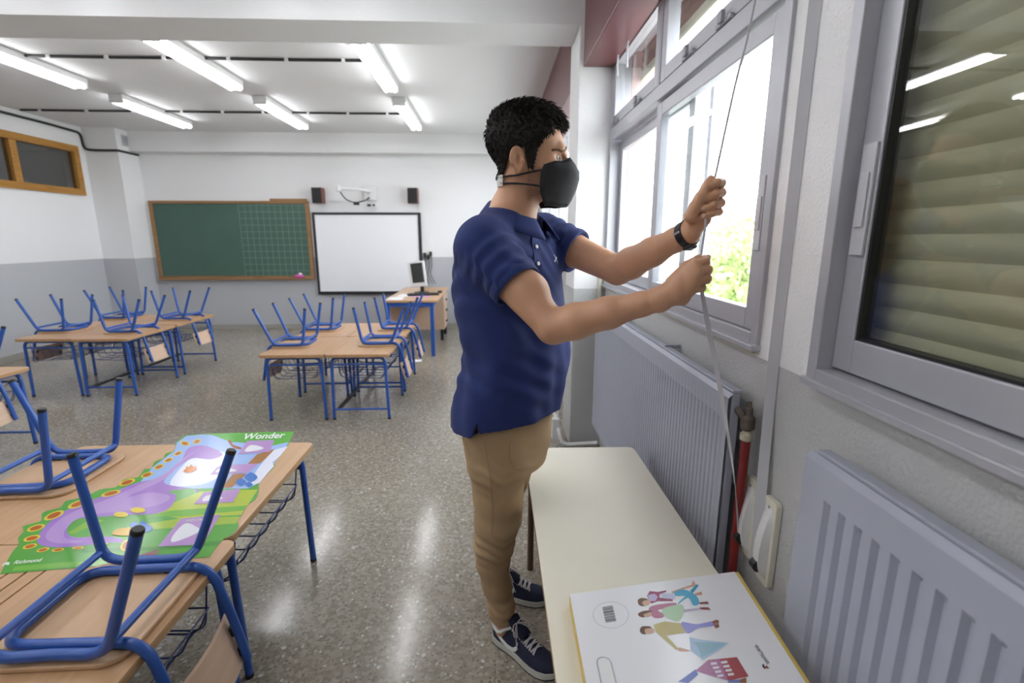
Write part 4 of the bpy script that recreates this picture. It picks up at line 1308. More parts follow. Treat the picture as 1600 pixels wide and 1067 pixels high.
C_, D_ = ext(B_, C_, 0.47), ext(A_, D_, 0.45)
quad = [(p.x, p.y) for p in (D_, C_, B_, A_)]
MB().prism([(x+(0.009 if i in (1, 2) else 0), y) for i, (x, y) in enumerate(quad)], TZ+0.0005, BZ-0.0012).build('body', M['yellow'], bx, world=True)
MB().prism(quad, BZ-0.0012, BZ).build('lid', M['card'], bx, world=True)
# oblong handle grip let into the lid
hp0, hp1 = at_z(944, 1036, BZ), at_z(957, 1095, BZ)
def slot(r, z):
    d = (hp1-hp0).normalized(); n_ = Vector((-d.y, d.x, 0)); P = []
    for c, a0 in ((hp0, 90), (hp1, 270)):
        for k in range(9):
            t = math.radians(a0+180*k/8)
            P.append(Vector((c.x, c.y, z))+d*(r*math.cos(t))+n_*(r*math.sin(t)))
    return P


S1, S2, S3 = slot(0.0155, BZ+0.0002), slot(0.0145, BZ+0.0012), slot(0.0125, BZ+0.0003)
n = len(S1)
MB().add([tuple(p) for p in S1+S2+S3], [(k*n+i, k*n+(i+1) % n, (k+1)*n+(i+1) % n, (k+1)*n+i) for k in (0, 1) for i in range(n)]).build('handle_grip', ink('grip_grey', (0.42, 0.42, 0.46)), bx, world=True)
MB().face([tuple(p) for p in S3]).build('handle_floor', M['plasticw'], bx, world=True)
def qb(x, y): return (860+x/3.81, 880+y/3.81)
BL = [0]
def bprint(name, pts, col, key, smooth=False):
    BL[0] += 1
    P = [at_z(*qb(x, y), BZ+0.0003+0.000015*BL[0]) for x, y in pts]
    if smooth: P = smoothpoly(P)
    return MB().face([tuple(p) for p in P]).build(name, ink('box_'+key, col, 0.25), bx, world=True)


def ell(cx, cy, rx, ry, n=14, a=0):
    ca, sa = math.cos(math.radians(a)), math.sin(math.radians(a))
    return [(cx+rx*math.cos(t)*ca-ry*math.sin(t)*sa, cy+rx*math.cos(t)*sa+ry*math.sin(t)*ca) for t in [2*PI*k/n for k in range(n)]]


SK = (0.60, 0.36, 0.26); HR = (0.14, 0.06, 0.035)
# barcode in a ring
rg = MB()
P1 = [at_z(*qb(*p), BZ+0.0004) for p in ell(360, 307, 107, 79, 40)]; P2 = [at_z(*qb(*p), BZ+0.0004) for p in ell(360, 307, 105, 77.3, 40)]
rg.add([tuple(p) for p in P1+P2], [(i, (i+1) % 40, 40+(i+1) % 40, 40+i) for i in range(40)])
rg.build('printed_ring', ink('box_line', (0.35, 0.34, 0.40)), bx, world=True)
bcm = MB()
yy = 252
for k, (g, wd) in enumerate([(0, 3), (6, 2), (5, 4), (8, 2), (5, 2), (5, 5), (9, 2), (5, 3), (6, 2), (7, 4), (8, 2), (4, 2), (6, 5), (9, 3)]):
    yy += g*1.05
    f = (yy-252)/100
    xa, xb = 308+f*24, 370+f*24
    P = [at_z(*qb(*p), BZ+0.0005) for p in ((xa, yy+10), (xb, yy), (xb+1, yy+wd), (xa+1, yy+10+wd))]
    bcm.face([tuple(p) for p in P])
bcm.build('barcode', ink('box_black', (0.05, 0.05, 0.08)), bx, world=True)
# three children, lying heads to the left
bprint('printed_limb', [(720, 168), (800, 140), (840, 128), (850, 100), (862, 118), (864, 136), (800, 152), (725, 178)], SK, 'skin')
bprint('printed_limb', [(860, 180), (900, 168), (905, 188), (862, 192)], SK, 'skin')
bprint('printed_clothes', [(725, 180), (780, 155), (835, 170), (875, 200), (885, 240), (850, 250), (820, 205), (760, 245), (770, 225), (800, 195), (750, 195)], (0.10, 0.42, 0.62), 'cyan', True)
bprint('printed_clothes', [(830, 165), (870, 124), (884, 132), (848, 178)], (0.05, 0.32, 0.48), 'teal')
bprint('printed_clothes', [(575, 195), (590, 165), (640, 170), (690, 160), (690, 170), (650, 185), (650, 205), (730, 208), (728, 226), (640, 226), (600, 240)], (0.28, 0.04, 0.11), 'wine')
bprint('printed_clothes', [(655, 180), (740, 178), (745, 215), (670, 208)], (0.55, 0.56, 0.74), 'lavender')
bprint('printed_clothes', [(580, 190), (620, 180), (640, 200), (625, 225), (590, 225)], (0.52, 0.42, 0.66), 'violet')
bprint('printed_head', ell(558, 232, 38, 24), SK, 'skin'); bprint('printed_hair', [(520, 220), (545, 206), (585, 215), (560, 222), (545, 235), (560, 255), (530, 250)], HR, 'hairb', True)
bprint('printed_clothes', [(590, 262), (640, 245), (740, 235), (745, 255), (680, 270), (640, 280), (670, 300), (672, 320), (620, 325), (590, 290)], (0.45, 0.16, 0.26), 'rose', True)
bprint('printed_clothes', [(680, 265), (780, 245), (795, 290), (760, 345), (690, 320), (665, 290)], (0.42, 0.60, 0.40), 'mint', True)
bprint('printed_limb', [(790, 275), (890, 266), (940, 262), (955, 276), (890, 276), (795, 292)], (0.50, 0.46, 0.58), 'stocking')
bprint('printed_shoe', [(885, 262), (940, 262), (955, 278), (900, 276)], (0.28, 0.09, 0.08), 'maroonshoe'); bprint('printed_shoe', [(885, 232), (935, 228), (944, 242), (890, 244)], (0.28, 0.09, 0.08), 'maroonshoe')
bprint('printed_head', ell(570, 303, 34, 17), SK, 'skin'); bprint('printed_hair', [(523, 298), (560, 282), (608, 282), (580, 295), (555, 305), (560, 322), (530, 316)], HR, 'hairb', True)
bprint('printed_clothes', [(615, 365), (680, 345), (800, 360), (805, 412), (690, 430), (765, 510), (750, 516), (655, 432), (625, 405)], (0.50, 0.42, 0.16), 'mustard')
bprint('printed_clothes', [(780, 350), (870, 362), (965, 345), (970, 372), (880, 385), (815, 416)], (0.30, 0.30, 0.66), 'bluejean', True)
bprint('printed_shoe', [(962, 346), (985, 335), (1003, 340), (1000, 358), (970, 360)], (0.30, 0.12, 0.08), 'brownshoe'); bprint('printed_shoe', [(968, 366), (1000, 360), (1006, 378), (985, 388)], (0.30, 0.14, 0.08), 'brownshoe')
bprint('printed_head', ell(578, 398, 42, 22, 14, 8), SK, 'skin'); bprint('printed_hair', [(532, 400), (545, 376), (590, 375), (600, 385), (565, 390), (562, 410), (570, 422), (545, 420)], HR, 'hairb', True)
bprint('printed_limb', [(750, 508), (768, 500), (830, 518), (830, 524), (770, 524)], SK, 'skin')
bprint('printed_umbrella', [(828, 440), (900, 455), (1062, 474), (980, 530), (905, 575), (870, 545), (835, 520)], (0.40, 0.55, 0.72), 'umbrella')
bprint('printed_umbrella', [(850, 470), (1050, 474), (960, 530), (900, 560), (880, 500)], (0.30, 0.48, 0.58), 'umbrella2')
bprint('printed_clothes', [(760, 705), (865, 630), (880, 660), (820, 712)], (0.15, 0.20, 0.55), 'indigo')
bprint('printed_house', [(862, 640), (940, 575), (1110, 558), (1180, 672), (1060, 700)], (0.38, 0.08, 0.09), 'brickred')
bprint('printed_house', [(862, 640), (940, 578), (1010, 572), (1060, 700)], (0.45, 0.20, 0.36), 'mauve')
for i in range(2):
    for j in range(4):
        x, y = 952+i*62+j*13, 592-i*8+j*24
        bprint('printed_window', [(x, y), (x+36, y-5), (x+42, y+9), (x+6, y+14)], (0.78, 0.74, 0.80), 'pane')
bprint('printed_house', [(1060, 695), (1140, 690), (1140, 712), (1055, 712)], (0.20, 0.22, 0.48), 'navyb')
bprint('printed_house', [(1130, 690), (1165, 680), (1168, 712), (1130, 712)], (0.28, 0.12, 0.06), 'doorb')
text_px('lettering', 'SANTILLANA', qb(1304, 592), qb(1227, 482), qb(1289, 603), (0.04, 0.04, 0.05), 'box_letters', 0, 0.015, Z=BZ+0.0006, par=bx)
bprint('printed_emblem', ell(1272, 614, 16, 9, 12, 55), (0.05, 0.05, 0.06), 'logo_black'); bprint('printed_emblem', ell(1280, 610, 10, 6, 12, 55), (0.72, 0.72, 0.75), 'logo_white')
bprint('printed_emblem', ell(1288, 618, 10, 7, 12, 55), (0.40, 0.05, 0.05), 'logo_red'); bprint('printed_emblem', ell(1298, 622, 6, 4, 10, 20), (0.10, 0.30, 0.06), 'logo_green')

# ------------------------------------------------------------------ the man
man = thing('person', 'man in navy polo shirt, tan trousers and black face mask pulling the shutter cord', 'person', (0.04, 1.52, 0))
FW = (0.82, -0.572); LF = (0.572, 0.82)
SR, ER, WR = Vector((-0.030, 1.345, 1.400)), Vector((0.152, 1.20, 1.200)), Vector((0.384, 1.10, 1.281))
SL, EL, WL = Vector((0.165, 1.62, 1.425)), Vector((0.376, 1.455, 1.325)), Vector((0.490, 1.225, 1.431))

B = SDF((-0.17, 0.98, 0.03), (0.68, 1.80, 1.83), 0.003)
trunk = [(0.86, .045, 1.49, .165, .115), (0.95, .05, 1.49, .165, .12), (1.06, .07, 1.485, .16, .12), (1.15, .065, 1.485, .165, .125), (1.25, .055, 1.487, .175, .128), (1.35, .052, 1.487, .180, .118), (1.42, .05, 1.487, .155, .095), (1.455, .05, 1.487, .10, .07)]
B.stack(trunk, FW, LF, 0.01)
# legs down into the shoes
LEGR = [((0.01, 1.42, .86), .098), ((.016, 1.425, .736), .094), ((.014, 1.435, .601), .080), ((.012, 1.44, .518), .073), ((-.003, 1.45, .423), .063), ((-.004, 1.46, .346), .0535), ((.006, 1.472, .246), .0475), ((.022, 1.482, .154), .0435), ((.030, 1.487, .098), .044)]
LEGL = [((.10, 1.575, .86), .096), ((.098, 1.59, .778), .091), ((.072, 1.60, .682), .083), ((.043, 1.61, .564), .076), ((.028, 1.625, .484), .069), ((.018, 1.665, .33), .053), ((.012, 1.70, .2), .046), ((.012, 1.718, .10), .045)]
for L in (LEGR, LEGL):
    B.chain([(p, r-0.012) for p, r in L], 0.01)
    p = L[-1][0]
    B.cone(p, (p[0], p[1], 0.05), L[-1][1]-0.012, 0.030, 0.01)
# neck and head
HY = 1.45
B.cone((.055, 1.485, 1.40), (.088, 1.455, 1.60), .068, .058, 0.02)
B.cone((-.02, 1.36, 1.42), (.055, 1.485, 1.50), .045, .05, 0.03)     # trapezius
B.cone((.13, 1.60, 1.42), (.055, 1.485, 1.50), .045, .05, 0.03)
HEAD = [('ell', (.096, HY, 1.686), (.098, .078, .088)), ('ell', (.135, HY, 1.645), (.074, .066, .090)), ('ell', (.142, HY, 1.584), (.064, .055, .060)),
        ('cone', (.088, HY-.054, 1.612), (.185, HY-.020, 1.553), .022, .022), ('cone', (.088, HY+.054, 1.612), (.185, HY+.020, 1.553), .022, .022),
        ('cone', (.190, HY-.034, 1.657), (.199, HY+.0, 1.656), .014, .012), ('cone', (.190, HY+.034, 1.657), (.199, HY, 1.656), .014, .012),
        ('ell', (.160, HY-.046, 1.611), (.024, .018, .018)), ('ell', (.160, HY+.046, 1.611), (.024, .018, .018)), ('ell', (.186, HY, 1.556), (.026, .024, .020))]
def put_head(S, inf=0.0, k=0.018):
    for p in HEAD:
        if p[0] == 'ell': S.ell(p[1], [r+inf for r in p[2]], None, k)
        else: S.cone(p[1], p[2], p[3]+inf, p[4]+inf, k)


put_head(B)
B.cone((.200, HY, 1.650), (.222, HY, 1.606), .0085, .0125, 0.012)      # nose
for s in (-1, 1):
    B.ell((.214, HY+s*.012, 1.600), (.011, .008, .009), None, 0.008)
    B.ell((.201, HY+s*.041, 1.6365), (.027, .023, .0125), None, 0.010, op='sub')
    B.cone((.166, HY+s*.050, 1.6360), (.1865, HY+s*.036, 1.6432), .0042, .0042, 0.005)   # lids
    B.cone((.1865, HY+s*.036, 1.6432), (.191, HY+s*.020, 1.6385), .0042, .0042, 0.005)
    B.cone((.166, HY+s*.050, 1.6345), (.1860, HY+s*.036, 1.6290), .0042, .0042, 0.005)
    B.cone((.1860, HY+s*.036, 1.6290), (.191, HY+s*.020, 1.6315), .0042, .0042, 0.005)
    # ear
    Re = np.array(Matrix.Rotation(s*math.radians(-16), 3, 'Z') @ Matrix.Rotation(math.radians(-10), 3, 'Y'))
    B.ell((.068, HY+s*.080, 1.625), (.0185, .0075, .0320), Re, 0.006)
    hx = [(.068+.0165*math.cos(t), HY+s*(.0835-.012*.5*math.cos(t)), 1.627+.0285*math.sin(t)) for t in [math.radians(q) for q in range(-70, 211, 20)]]
    B.chain([(q, .0036) for q in hx], 0.002)
    B.ell((.073, HY+s*.088, 1.624), (.0090, .0105, .0150), Re, 0.003, op='sub')
    B.ell((.066, HY+s*.0905, 1.642), (.0070, .0060, .0080), Re, 0.003, op='sub')
    B.ell((.084, HY+s*.0815, 1.622), (.0045, .0050, .0065), None, 0.003)
    B.ell((.070, HY+s*.0795, 1.597), (.0090, .0062, .0090), None, 0.005)
B.cone((.212, HY-.022, 1.583), (.212, HY+.022, 1.583), .007, .007, 0.006)   # lips under the mask
B.cone((.212, HY-.020, 1.573), (.212, HY+.020, 1.573), .0075, .0075, 0.006)
# arms
def arm(S, E, W, r):
    e = E-(E-S).normalized()*0.0
    B.chain([(S, r[0]), (S.lerp(E, .45), r[1]), (E, r[2])], 0.012)
    B.chain([(E, r[2]), (E.lerp(W, .22), r[3]), (E.lerp(W, .55), r[4]), (E.lerp(W, .85), r[5]), (W, r[6])], 0.014)


arm(SR, ER, WR, (.060, .052, .0415, .044, .0375, .0275, .0255))
B.ell(tuple(SR.lerp(ER, .62)+Vector((.012, .0, .012))), (.050, .045, .046), None, 0.03)
arm(SL, EL, WL, (.058, .050, .042, .044, .038, .030, .0275))
# hands: each finger is its own bent chain (MCP, PIP, DIP, tip) given by photo position and depth
def yy(p): return at_y(*p)
HR_F = [[(1086, 413, 1.066), (1102, 408, 1.072), (1104, 411, 1.100), (1090, 416, 1.112)],
        [(1089, 426, 1.058), (1106, 421, 1.068), (1107, 424, 1.098), (1092, 429, 1.110)],
        [(1087, 440, 1.058), (1105, 435, 1.068), (1105, 438, 1.096), (1091, 442, 1.108)],
        [(1081, 453, 1.066), (1097, 449, 1.074), (1098, 451, 1.098), (1086, 454, 1.108)]]
HL_F = [[(1109, 296, 1.240), (1127, 286, 1.205), (1121, 285, 1.178), (1107, 293, 1.180)],
        [(1108, 309, 1.245), (1127, 301, 1.207), (1118, 303, 1.176), (1102, 311, 1.180)],
        [(1107, 322, 1.243), (1126, 317, 1.205), (1115, 320, 1.176), (1099, 326, 1.180)],
        [(1105, 334, 1.235), (1123, 331, 1.203), (1113, 334, 1.178), (1099, 338, 1.182)]]
FR = [(.0112, .0100, .0092, .0082), (.0115, .0104, .0094, .0084), (.0110, .0100, .0090, .0080), (.0100, .0088, .0080, .0072)]


def hand(W, fin, thumb, palm, fr=1.0):
    mc = [yy(f[0]) for f in fin]
    for f, r in zip(mc, (.0155, .0155, .0145, .0130)):
        B.chain([(W, .0235), (W.lerp(f, .55), .0165), (f, r*0.84)], 0.012)
    for a, b in zip(mc[:-1], mc[1:]):
        B.cone((W*0.45+a*0.55), (W*0.45+b*0.55), .0155, .0155, 0.012)
        B.cone((W*0.15+a*0.85), (W*0.15+b*0.85), .0125, .0125, 0.010)
    for p in palm:
        B.ell(tuple(yy(p[:3])), (p[3], p[3]*0.9, p[3]*1.1), None, 0.014)
    for f, R in zip(fin, FR):
        P = [yy(q) for q in f]
        B.chain([(p, r*fr*.95) for p, r in zip(P, R)], 0.002)
        B.ell(tuple(P[1]), (R[1]*1.0*fr,)*3, None, 0.002)
    T = [yy(q) for q in thumb]
    B.chain(list(zip(T, (.0165, .0130, .0112, .0092))), 0.005)


hand(WR, HR_F, [(1050, 442, 1.105), (1073, 417, 1.098), (1091, 406, 1.106), (1104, 404, 1.116)], [(1065, 462, 1.09, .021), (1066, 444, 1.09, .022)])
hand(WL, HL_F, [(1079, 338, 1.195), (1093, 311, 1.183), (1104, 291, 1.184), (1111, 280, 1.190)], [(1098, 340, 1.208, .021), (1088, 326, 1.205, .020)], 1.13)
V, Q = B.surf()
body = mesh_np('body', V, Q, M['skin'], man)
bodyf = B.f; blo = B.lo.copy()
del B


def body_d(p):
    i = [(p[k]-blo[k])/0.003 for k in range(3)]
    j = [int(math.floor(q)) for q in i]; g = [q-b for q, b in zip(i, j)]
    t = 0.0
    for a in (0, 1):
        for b in (0, 1):
            for c in (0, 1):
                t += float(bodyf[j[0]+a, j[1]+b, j[2]+c])*(g[0] if a else 1-g[0])*(g[1] if b else 1-g[1])*(g[2] if c else 1-g[2])
    return t


def push(p, d, only_out=True):
    p = Vector(p)
    for _ in range(6):
        q = body_d(p)
        if abs(q-d) < 2e-4 or (only_out and q > d): break
        e = 0.003
        n_ = Vector([body_d(p+v_*e)-body_d(p-v_*e) for v_ in (Vector((1, 0, 0)), Vector((0, 1, 0)), Vector((0, 0, 1)))])
        if n_.length < 1e-6: break
        p = p+n_.normalized()*(d-q)
    return p


# finger nails of the far hand
for f in HL_F[:4]:
    P = [yy(q) for q in f]
    d = (P[3]-P[2]).normalized(); c = P[3]+Vector((0, -1, 0.25)).normalized()*.0068+d*.002
    nrm = Vector((0, -1, .25)).normalized()
    R = Matrix((d, nrm.cross(d).normalized(), nrm)).transposed()
    MB().ellipsoid(c, (.0055, .0048, .0018), R, 10, 6).build('nail', M['nail'], man, world=True, smooth=60)
P = [yy(q) for q in ((1091, 406, 1.106), (1104, 404, 1.116))]
d = (P[1]-P[0]).normalized(); nrm = Vector((0.1, -.55, .8)).normalized(); nrm = (nrm-d*nrm.dot(d)).normalized()
MB().ellipsoid(P[1]+nrm*.0078+d*.002, (.006, .0052, .0018), Matrix((d, nrm.cross(d), nrm)).transposed(), 10, 6).build('nail', M['nail'], man, world=True, smooth=60)

# eyes and brows
for s in (-1, 1):
    e = MB().ellipsoid((.1770, HY+s*.0345, 1.6362), (.0132, .0132, .0118)).build('eye', M['eyew'], man, world=True, smooth=60)
    MB().ellipsoid((.1880, HY+s*.0360, 1.6360), (.0036, .0062, .0062)).build('iris', M['iris'], e, world=True, smooth=60)
    b = MB()
    for i in range(26):
        u = i/25
        p = push((.164+.038*math.sin(u*1.5), HY+s*(.0600-.044*u), 1.650+.004*math.sin(u*2.4)+.009*u), -.0002, False)
        q = p+Vector((-.0025, s*.0085, .0005+.002*(1-u)))
        for dz in (-.0012, .0010):
            b.tube([p+Vector((0.001, 0, dz)), (p+q)/2+Vector((.0012, s*.0004, dz+.0005)), q+Vector((0, 0, dz+.002))], [.0005, .0005, .0002], 4)
    o = b.build('eyebrow', M['brow'], man, world=True); o['kind'] = 'stuff'
# hair: a cropped volume with short tufts
Hs = SDF((-.05, HY-.12, 1.54), (.26, HY+.12, 1.85), 0.0025)
put_head(Hs, 0.0)
Hs.cone((.055, 1.485, 1.50), (.088, 1.455, 1.60), .062, .058, 0.02)
X, Y, Z = Hs.grid()
top = np.clip((Z-1.65)/0.10, 0, 1)
front = np.clip((X-.10)/0.10, 0, 1)
th = 0.006+0.011*top+0.007*top*front+0.002*np.clip((.05-X)/.06, 0, 1)
wob = (np.sin(X*230+Y*90+3*np.sin(Z*120))*np.sin(Y*260-Z*110+2*np.sin(X*90))+0.6*np.sin(X*410+Z*330)*np.sin(Y*390+X*120))*(0.0014+0.0024*top)
skin_d = Hs.f.copy()
f = skin_d-th-wob
zb = np.interp(X.ravel(), [-.05, .012, .03, .042, .055, .088, .092, .098, .120, .125], [1.584, 1.586, 1.592, 1.620, 1.656, 1.661, 1.640, 1.604, 1.600, 1.625]).astype(np.float32)[:, None, None]
xb = np.interp(Z.ravel(), [1.585, 1.62, 1.652, 1.678, 1.704, 1.722, 1.738, 1.756, 1.795], [.112, .116, .124, .140, .165, .192, .216, .25, .26]).astype(np.float32)[None, None, :]
side = np.abs(Y-HY)
xb = xb+np.where(side < .055, (0.055-side)*0.25*np.clip((1.75-Z)/.03, 0, 1), 0)
wv = 0.002*np.sin(Z*700+Y*500)+0.002*np.sin(Y*430+X*300)
Hs.f = np.maximum(np.maximum(f, (X-xb-wv)*0.8), (zb+wv-Z)*0.8).astype(np.float32)
Hs.f = np.maximum(Hs.f, -(skin_d+0.004))
V, Q = Hs.surf()
hair = mesh_np('hair', V, Q, M['hair'], man)
rs = np.random.RandomState(3)
# tufts follow the surface, lifted at the crown
gx, gy, gz = np.gradient(skin_d, Hs.h)
outer = np.array([i for i in range(len(V))])
ii = np.clip(np.round((V-Hs.lo)/Hs.h).astype(int), 0, np.array(skin_d.shape)-1)
dv = skin_d[ii[:, 0], ii[:, 1], ii[:, 2]]
nv = np.stack([gx[ii[:, 0], ii[:, 1], ii[:, 2]], gy[ii[:, 0], ii[:, 1], ii[:, 2]], gz[ii[:, 0], ii[:, 1], ii[:, 2]]], 1)
nv /= np.linalg.norm(nv, axis=1, keepdims=True)+1e-9
cand = np.where(dv > 0.004)[0]
pick = rs.choice(cand, 4200, replace=False)
hb = MB()
for i in pick:
    p = V[i]; n_ = nv[i]
    tz = min(1, max(0, (p[2]-1.66)/0.09))
    fl = np.array([0.55*tz+0.05, 0.25*(p[1]-HY)/.08*(1-tz), 0.25*tz-0.9*(1-tz)])
    d = fl-n_*(fl @ n_)
    d = d/(np.linalg.norm(d)+1e-6)+n_*(0.15+0.55*tz*rs.rand())+rs.randn(3)*0.16
    d /= np.linalg.norm(d)
    L = (0.005+0.010*tz+0.005*tz*(p[0] > .15))*(0.6+0.7*rs.rand())
    a = p-n_*0.003; b_ = p+d*L*0.5+n_*0.001; c_ = p+d*L+np.array([0, 0, -0.0015])
    hb.tube([a, b_, c_], [.0013, .0011, .0002], 3, cap=False)
o = hb.build('hair_tufts', M['hair'], hair, world=True, smooth=60); o['kind'] = 'stuff'
# short beard shadow along jaw: fine dark stubble hairs
sb = MB()
bv = np.empty(len(body.data.vertices)*3, np.float32); body.data.vertices.foreach_get('co', bv); bv = bv.reshape(-1, 3)+np.array(man.location, np.float32)
sel = np.where((bv[:, 0] > .098) & (bv[:, 0] < .150) & (bv[:, 2] > 1.520) & (bv[:, 2] < 1.612) & (np.abs(bv[:, 1]-HY) > .035))[0]
for i in rs.choice(sel, min(len(sel), 1100), replace=False):
    p = Vector(bv[i]); d = Vector((.35+.4*rs.rand(), math.copysign(.55, p.y-HY), -.7)).normalized()*.0028
    sb.tube([p-d*.2, p+d], [.00038, .00022], 3, cap=False)
o = sb.build('stubble', M['brow'], man, world=True); o['kind'] = 'stuff'
del Hs

# ------------------------------------------------------------------ polo shirt
S = SDF((-0.19, 1.16, 0.80), (0.36, 1.82, 1.56), 0.0035)
rows = [(.83, .045, 1.49, .207, .158), (.90, .048, 1.49, .207, .160), (.98, .066, 1.488, .204, .156), (1.06, .078, 1.485, .195, .150), (1.15, .066, 1.485, .198, .153), (1.25, .054, 1.487, .203, .152), (1.34, .052, 1.487, .202, .138), (1.41, .052, 1.487, .185, .112), (1.455, .052, 1.487, .128, .085), (1.485, .054, 1.485, .085, .072)]
S.stack(rows, FW, LF, 0.01)
S.cone((-.015, 1.37, 1.42), (.055, 1.485, 1.478), .058, .060, 0.03)
S.cone((.125, 1.595, 1.43), (.055, 1.485, 1.478), .055, .060, 0.03)


def cone_clip(S, a, b, ra, rb, k, cp, cd):
    a = np.array(a, float); b = np.array(b, float); r = max(ra, rb)+0.05
    sl, X, Y, Z = S.win(np.minimum(a, b)-r, np.maximum(a, b)+r)
    ba = b-a; L = float(ba @ ba)
    t = np.clip(((X-a[0])*ba[0]+(Y-a[1])*ba[1]+(Z-a[2])*ba[2])/L, 0, 1)
    ln = math.sqrt(L)
    al = t*ln
    px, py, pz_ = X-a[0]-t*ba[0], Y-a[1]-t*ba[1], Z-a[2]-t*ba[2]
    ang = np.arctan2(pz_, px-py)
    fold = 0.0028*np.sin(al*150+ang*1.5)*np.clip(al/0.05, 0, 1)
    d = np.sqrt(px**2+py**2+pz_**2)-(ra+t*(rb-ra))-fold
    d = np.maximum(d, (X-cp[0])*cd[0]+(Y-cp[1])*cd[1]+(Z-cp[2])*cd[2])
    S.put(sl, d.astype(np.float32), k, 'add')


hemR = SR.lerp(ER, .50); dR = (ER-SR).normalized()
hemL = SL.lerp(EL, .46); dL = (EL-SL).normalized()
cone_clip(S, SR+Vector((.006, .004, -.004)), SR.lerp(ER, .62), .080, .066, 0.028, hemR, dR)
cone_clip(S, SL, SL.lerp(EL, .6), .076, .064, 0.028, hemL, dL)
# drape and creases
X, Y, Z = S.grid()
u = (X-.055)*LF[0]+(Y-1.487)*LF[1]
v = (X-.055)*FW[0]+(Y-1.487)*FW[1]
low = np.clip((1.30-Z)/0.25, 0, 1)
ang = np.arctan2(u, v)
S.f += (0.0045*low*np.sin(7*ang+2.0*np.sin(Z*9)+0.8)+0.0025*low*np.sin(13*ang+Z*14)).astype(np.float32)
dg = u*0.75+Z*0.66                     # creases running from the near armpit across the chest and down the side
mk = np.exp(-((u+.12)**2+(Z-1.28)**2)/0.012)
S.f += (0.0050*mk*np.sin(dg*130+6*v)).astype(np.float32)
mk = np.exp(-((u+.10)**2+(Z-1.03)**2)/0.010)
S.f += (0.0040*mk*np.sin(Z*95+u*40+v*30)).astype(np.float32)
mk = np.exp(-((u-.05)**2+(Z-1.40)**2)/0.006)
S.f += (0.0030*mk*np.sin(u*110+Z*60)).astype(np.float32)
# hem, side slit, neck opening
hem = 0.868+0.16*v-0.012*np.clip((0.018-v)/.02, 0, 1)
S.f = np.maximum(S.f, (hem-Z)).astype(np.float32)
notch = np.where(u < -.10, 0.0075*(1-(Z-hem)/.034)-np.abs(v-.018-.004*(Z-hem)/.03), -0.05)     # side slit
inner = S.f+0.006
lowcut = np.maximum(inner, Z-(hem+0.05))
S.f = np.where(Z < hem+0.05, np.maximum(S.f, -inner), S.f).astype(np.float32)
S.f = np.maximum(S.f, np.clip(notch, -.05, .05)).astype(np.float32)
S.cone((.055, 1.487, 1.42), (.088, 1.455, 1.60), .0645, .066, 0.006, op='sub')
S.cone((.105, 1.452, 1.475), (.175, 1.405, 1.47), .030, .012, 0.008, op='sub')
sp_ = at_y(749, 676, 1.312)
S.cone(tuple(sp_+Vector((0, -.02, -.02))), tuple(sp_+Vector((0.001, .02, .03))), .006, .0005, 0.002, op='sub')
V, Q = S.surf()
shirt = mesh_np('polo_shirt', V, Q, M['navy'], man)
tree_s = BVHTree.FromPolygons([tuple(p) for p in V], [tuple(q) for q in Q])
del S


def on(tree, x, y, off=0.0015):
    """point of a garment seen at a photo position, lifted along its normal"""
    d = ray(x, y).normalized()
    p, n_, i, ds = tree.ray_cast(CP, d)
    if p is None: return None, None
    if n_.dot(d) > 0: n_ = -n_
    return p+n_*off, n_


# collar
cc_ = Vector((.062, 1.480, 0))
col = MB(); V = []; Fc = []
NPH = 41
for i in range(NPH):
    ph = math.radians(20+320*i/(NPH-1))
    c_, s_ = math.cos(ph), math.sin(ph)
    d = Vector((FW[0]*c_+LF[0]*s_, FW[1]*c_+LF[1]*s_, 0))
    fr = (1+c_)/2            # 1 front, 0 back
    zt = 1.528-0.058*fr
    tip = max(0, (fr-0.72)/0.28)
    cen = cc_+Vector((0.022*fr, -0.012*fr, 0))
    V += [cen+d*0.064+Vector((0, 0, zt-0.03)), cen+d*0.0655+Vector((0, 0, zt-0.004)), cen+d*0.070+Vector((0, 0, zt)), cen+d*0.076+Vector((0, 0, zt-0.005)),
          cen+d*(0.094+0.006*tip)+Vector((0, 0, zt-0.028-0.008*tip)), cen+d*(0.106+0.012*tip)+Vector((0, 0, zt-0.044-0.016*tip))]
for i in range(NPH-1):
    for k in range(5):
        Fc.append((i*6+k, i*6+k+1, (i+1)*6+k+1, (i+1)*6+k))
o = col.add(V, Fc).build('collar', M['navy2'], shirt, world=True, smooth=60)
sd = o.modifiers.new('thickness', 'SOLIDIFY'); sd.thickness = 0.003; sd.offset = 0
# placket, buttons, emblem, sleeve bands, hem seams
def strip_on(name, pts, wpx, m, parent, tree, off=0.002, t=0.0015, dense=6):
    P = []; N = []; W = []
    for (x0_, y0_), (x1_, y1_) in zip(pts[:-1], pts[1:]):
        for k in range(dense):
            x, y = x0_+(x1_-x0_)*k/dense, y0_+(y1_-y0_)*k/dense
            p, n_ = on(tree, x, y, off)
            if p is None: continue
            P.append(p); N.append(n_)
    if len(P) < 2: return None
    sides = []
    for i in range(len(P)):
        tg = P[min(i+1, len(P)-1)]-P[max(i-1, 0)]
        sides.append(tg.cross(N[i]))
    return MB().ribbon(P, wpx, t, sides).build(name, m, parent, world=True, smooth=40)


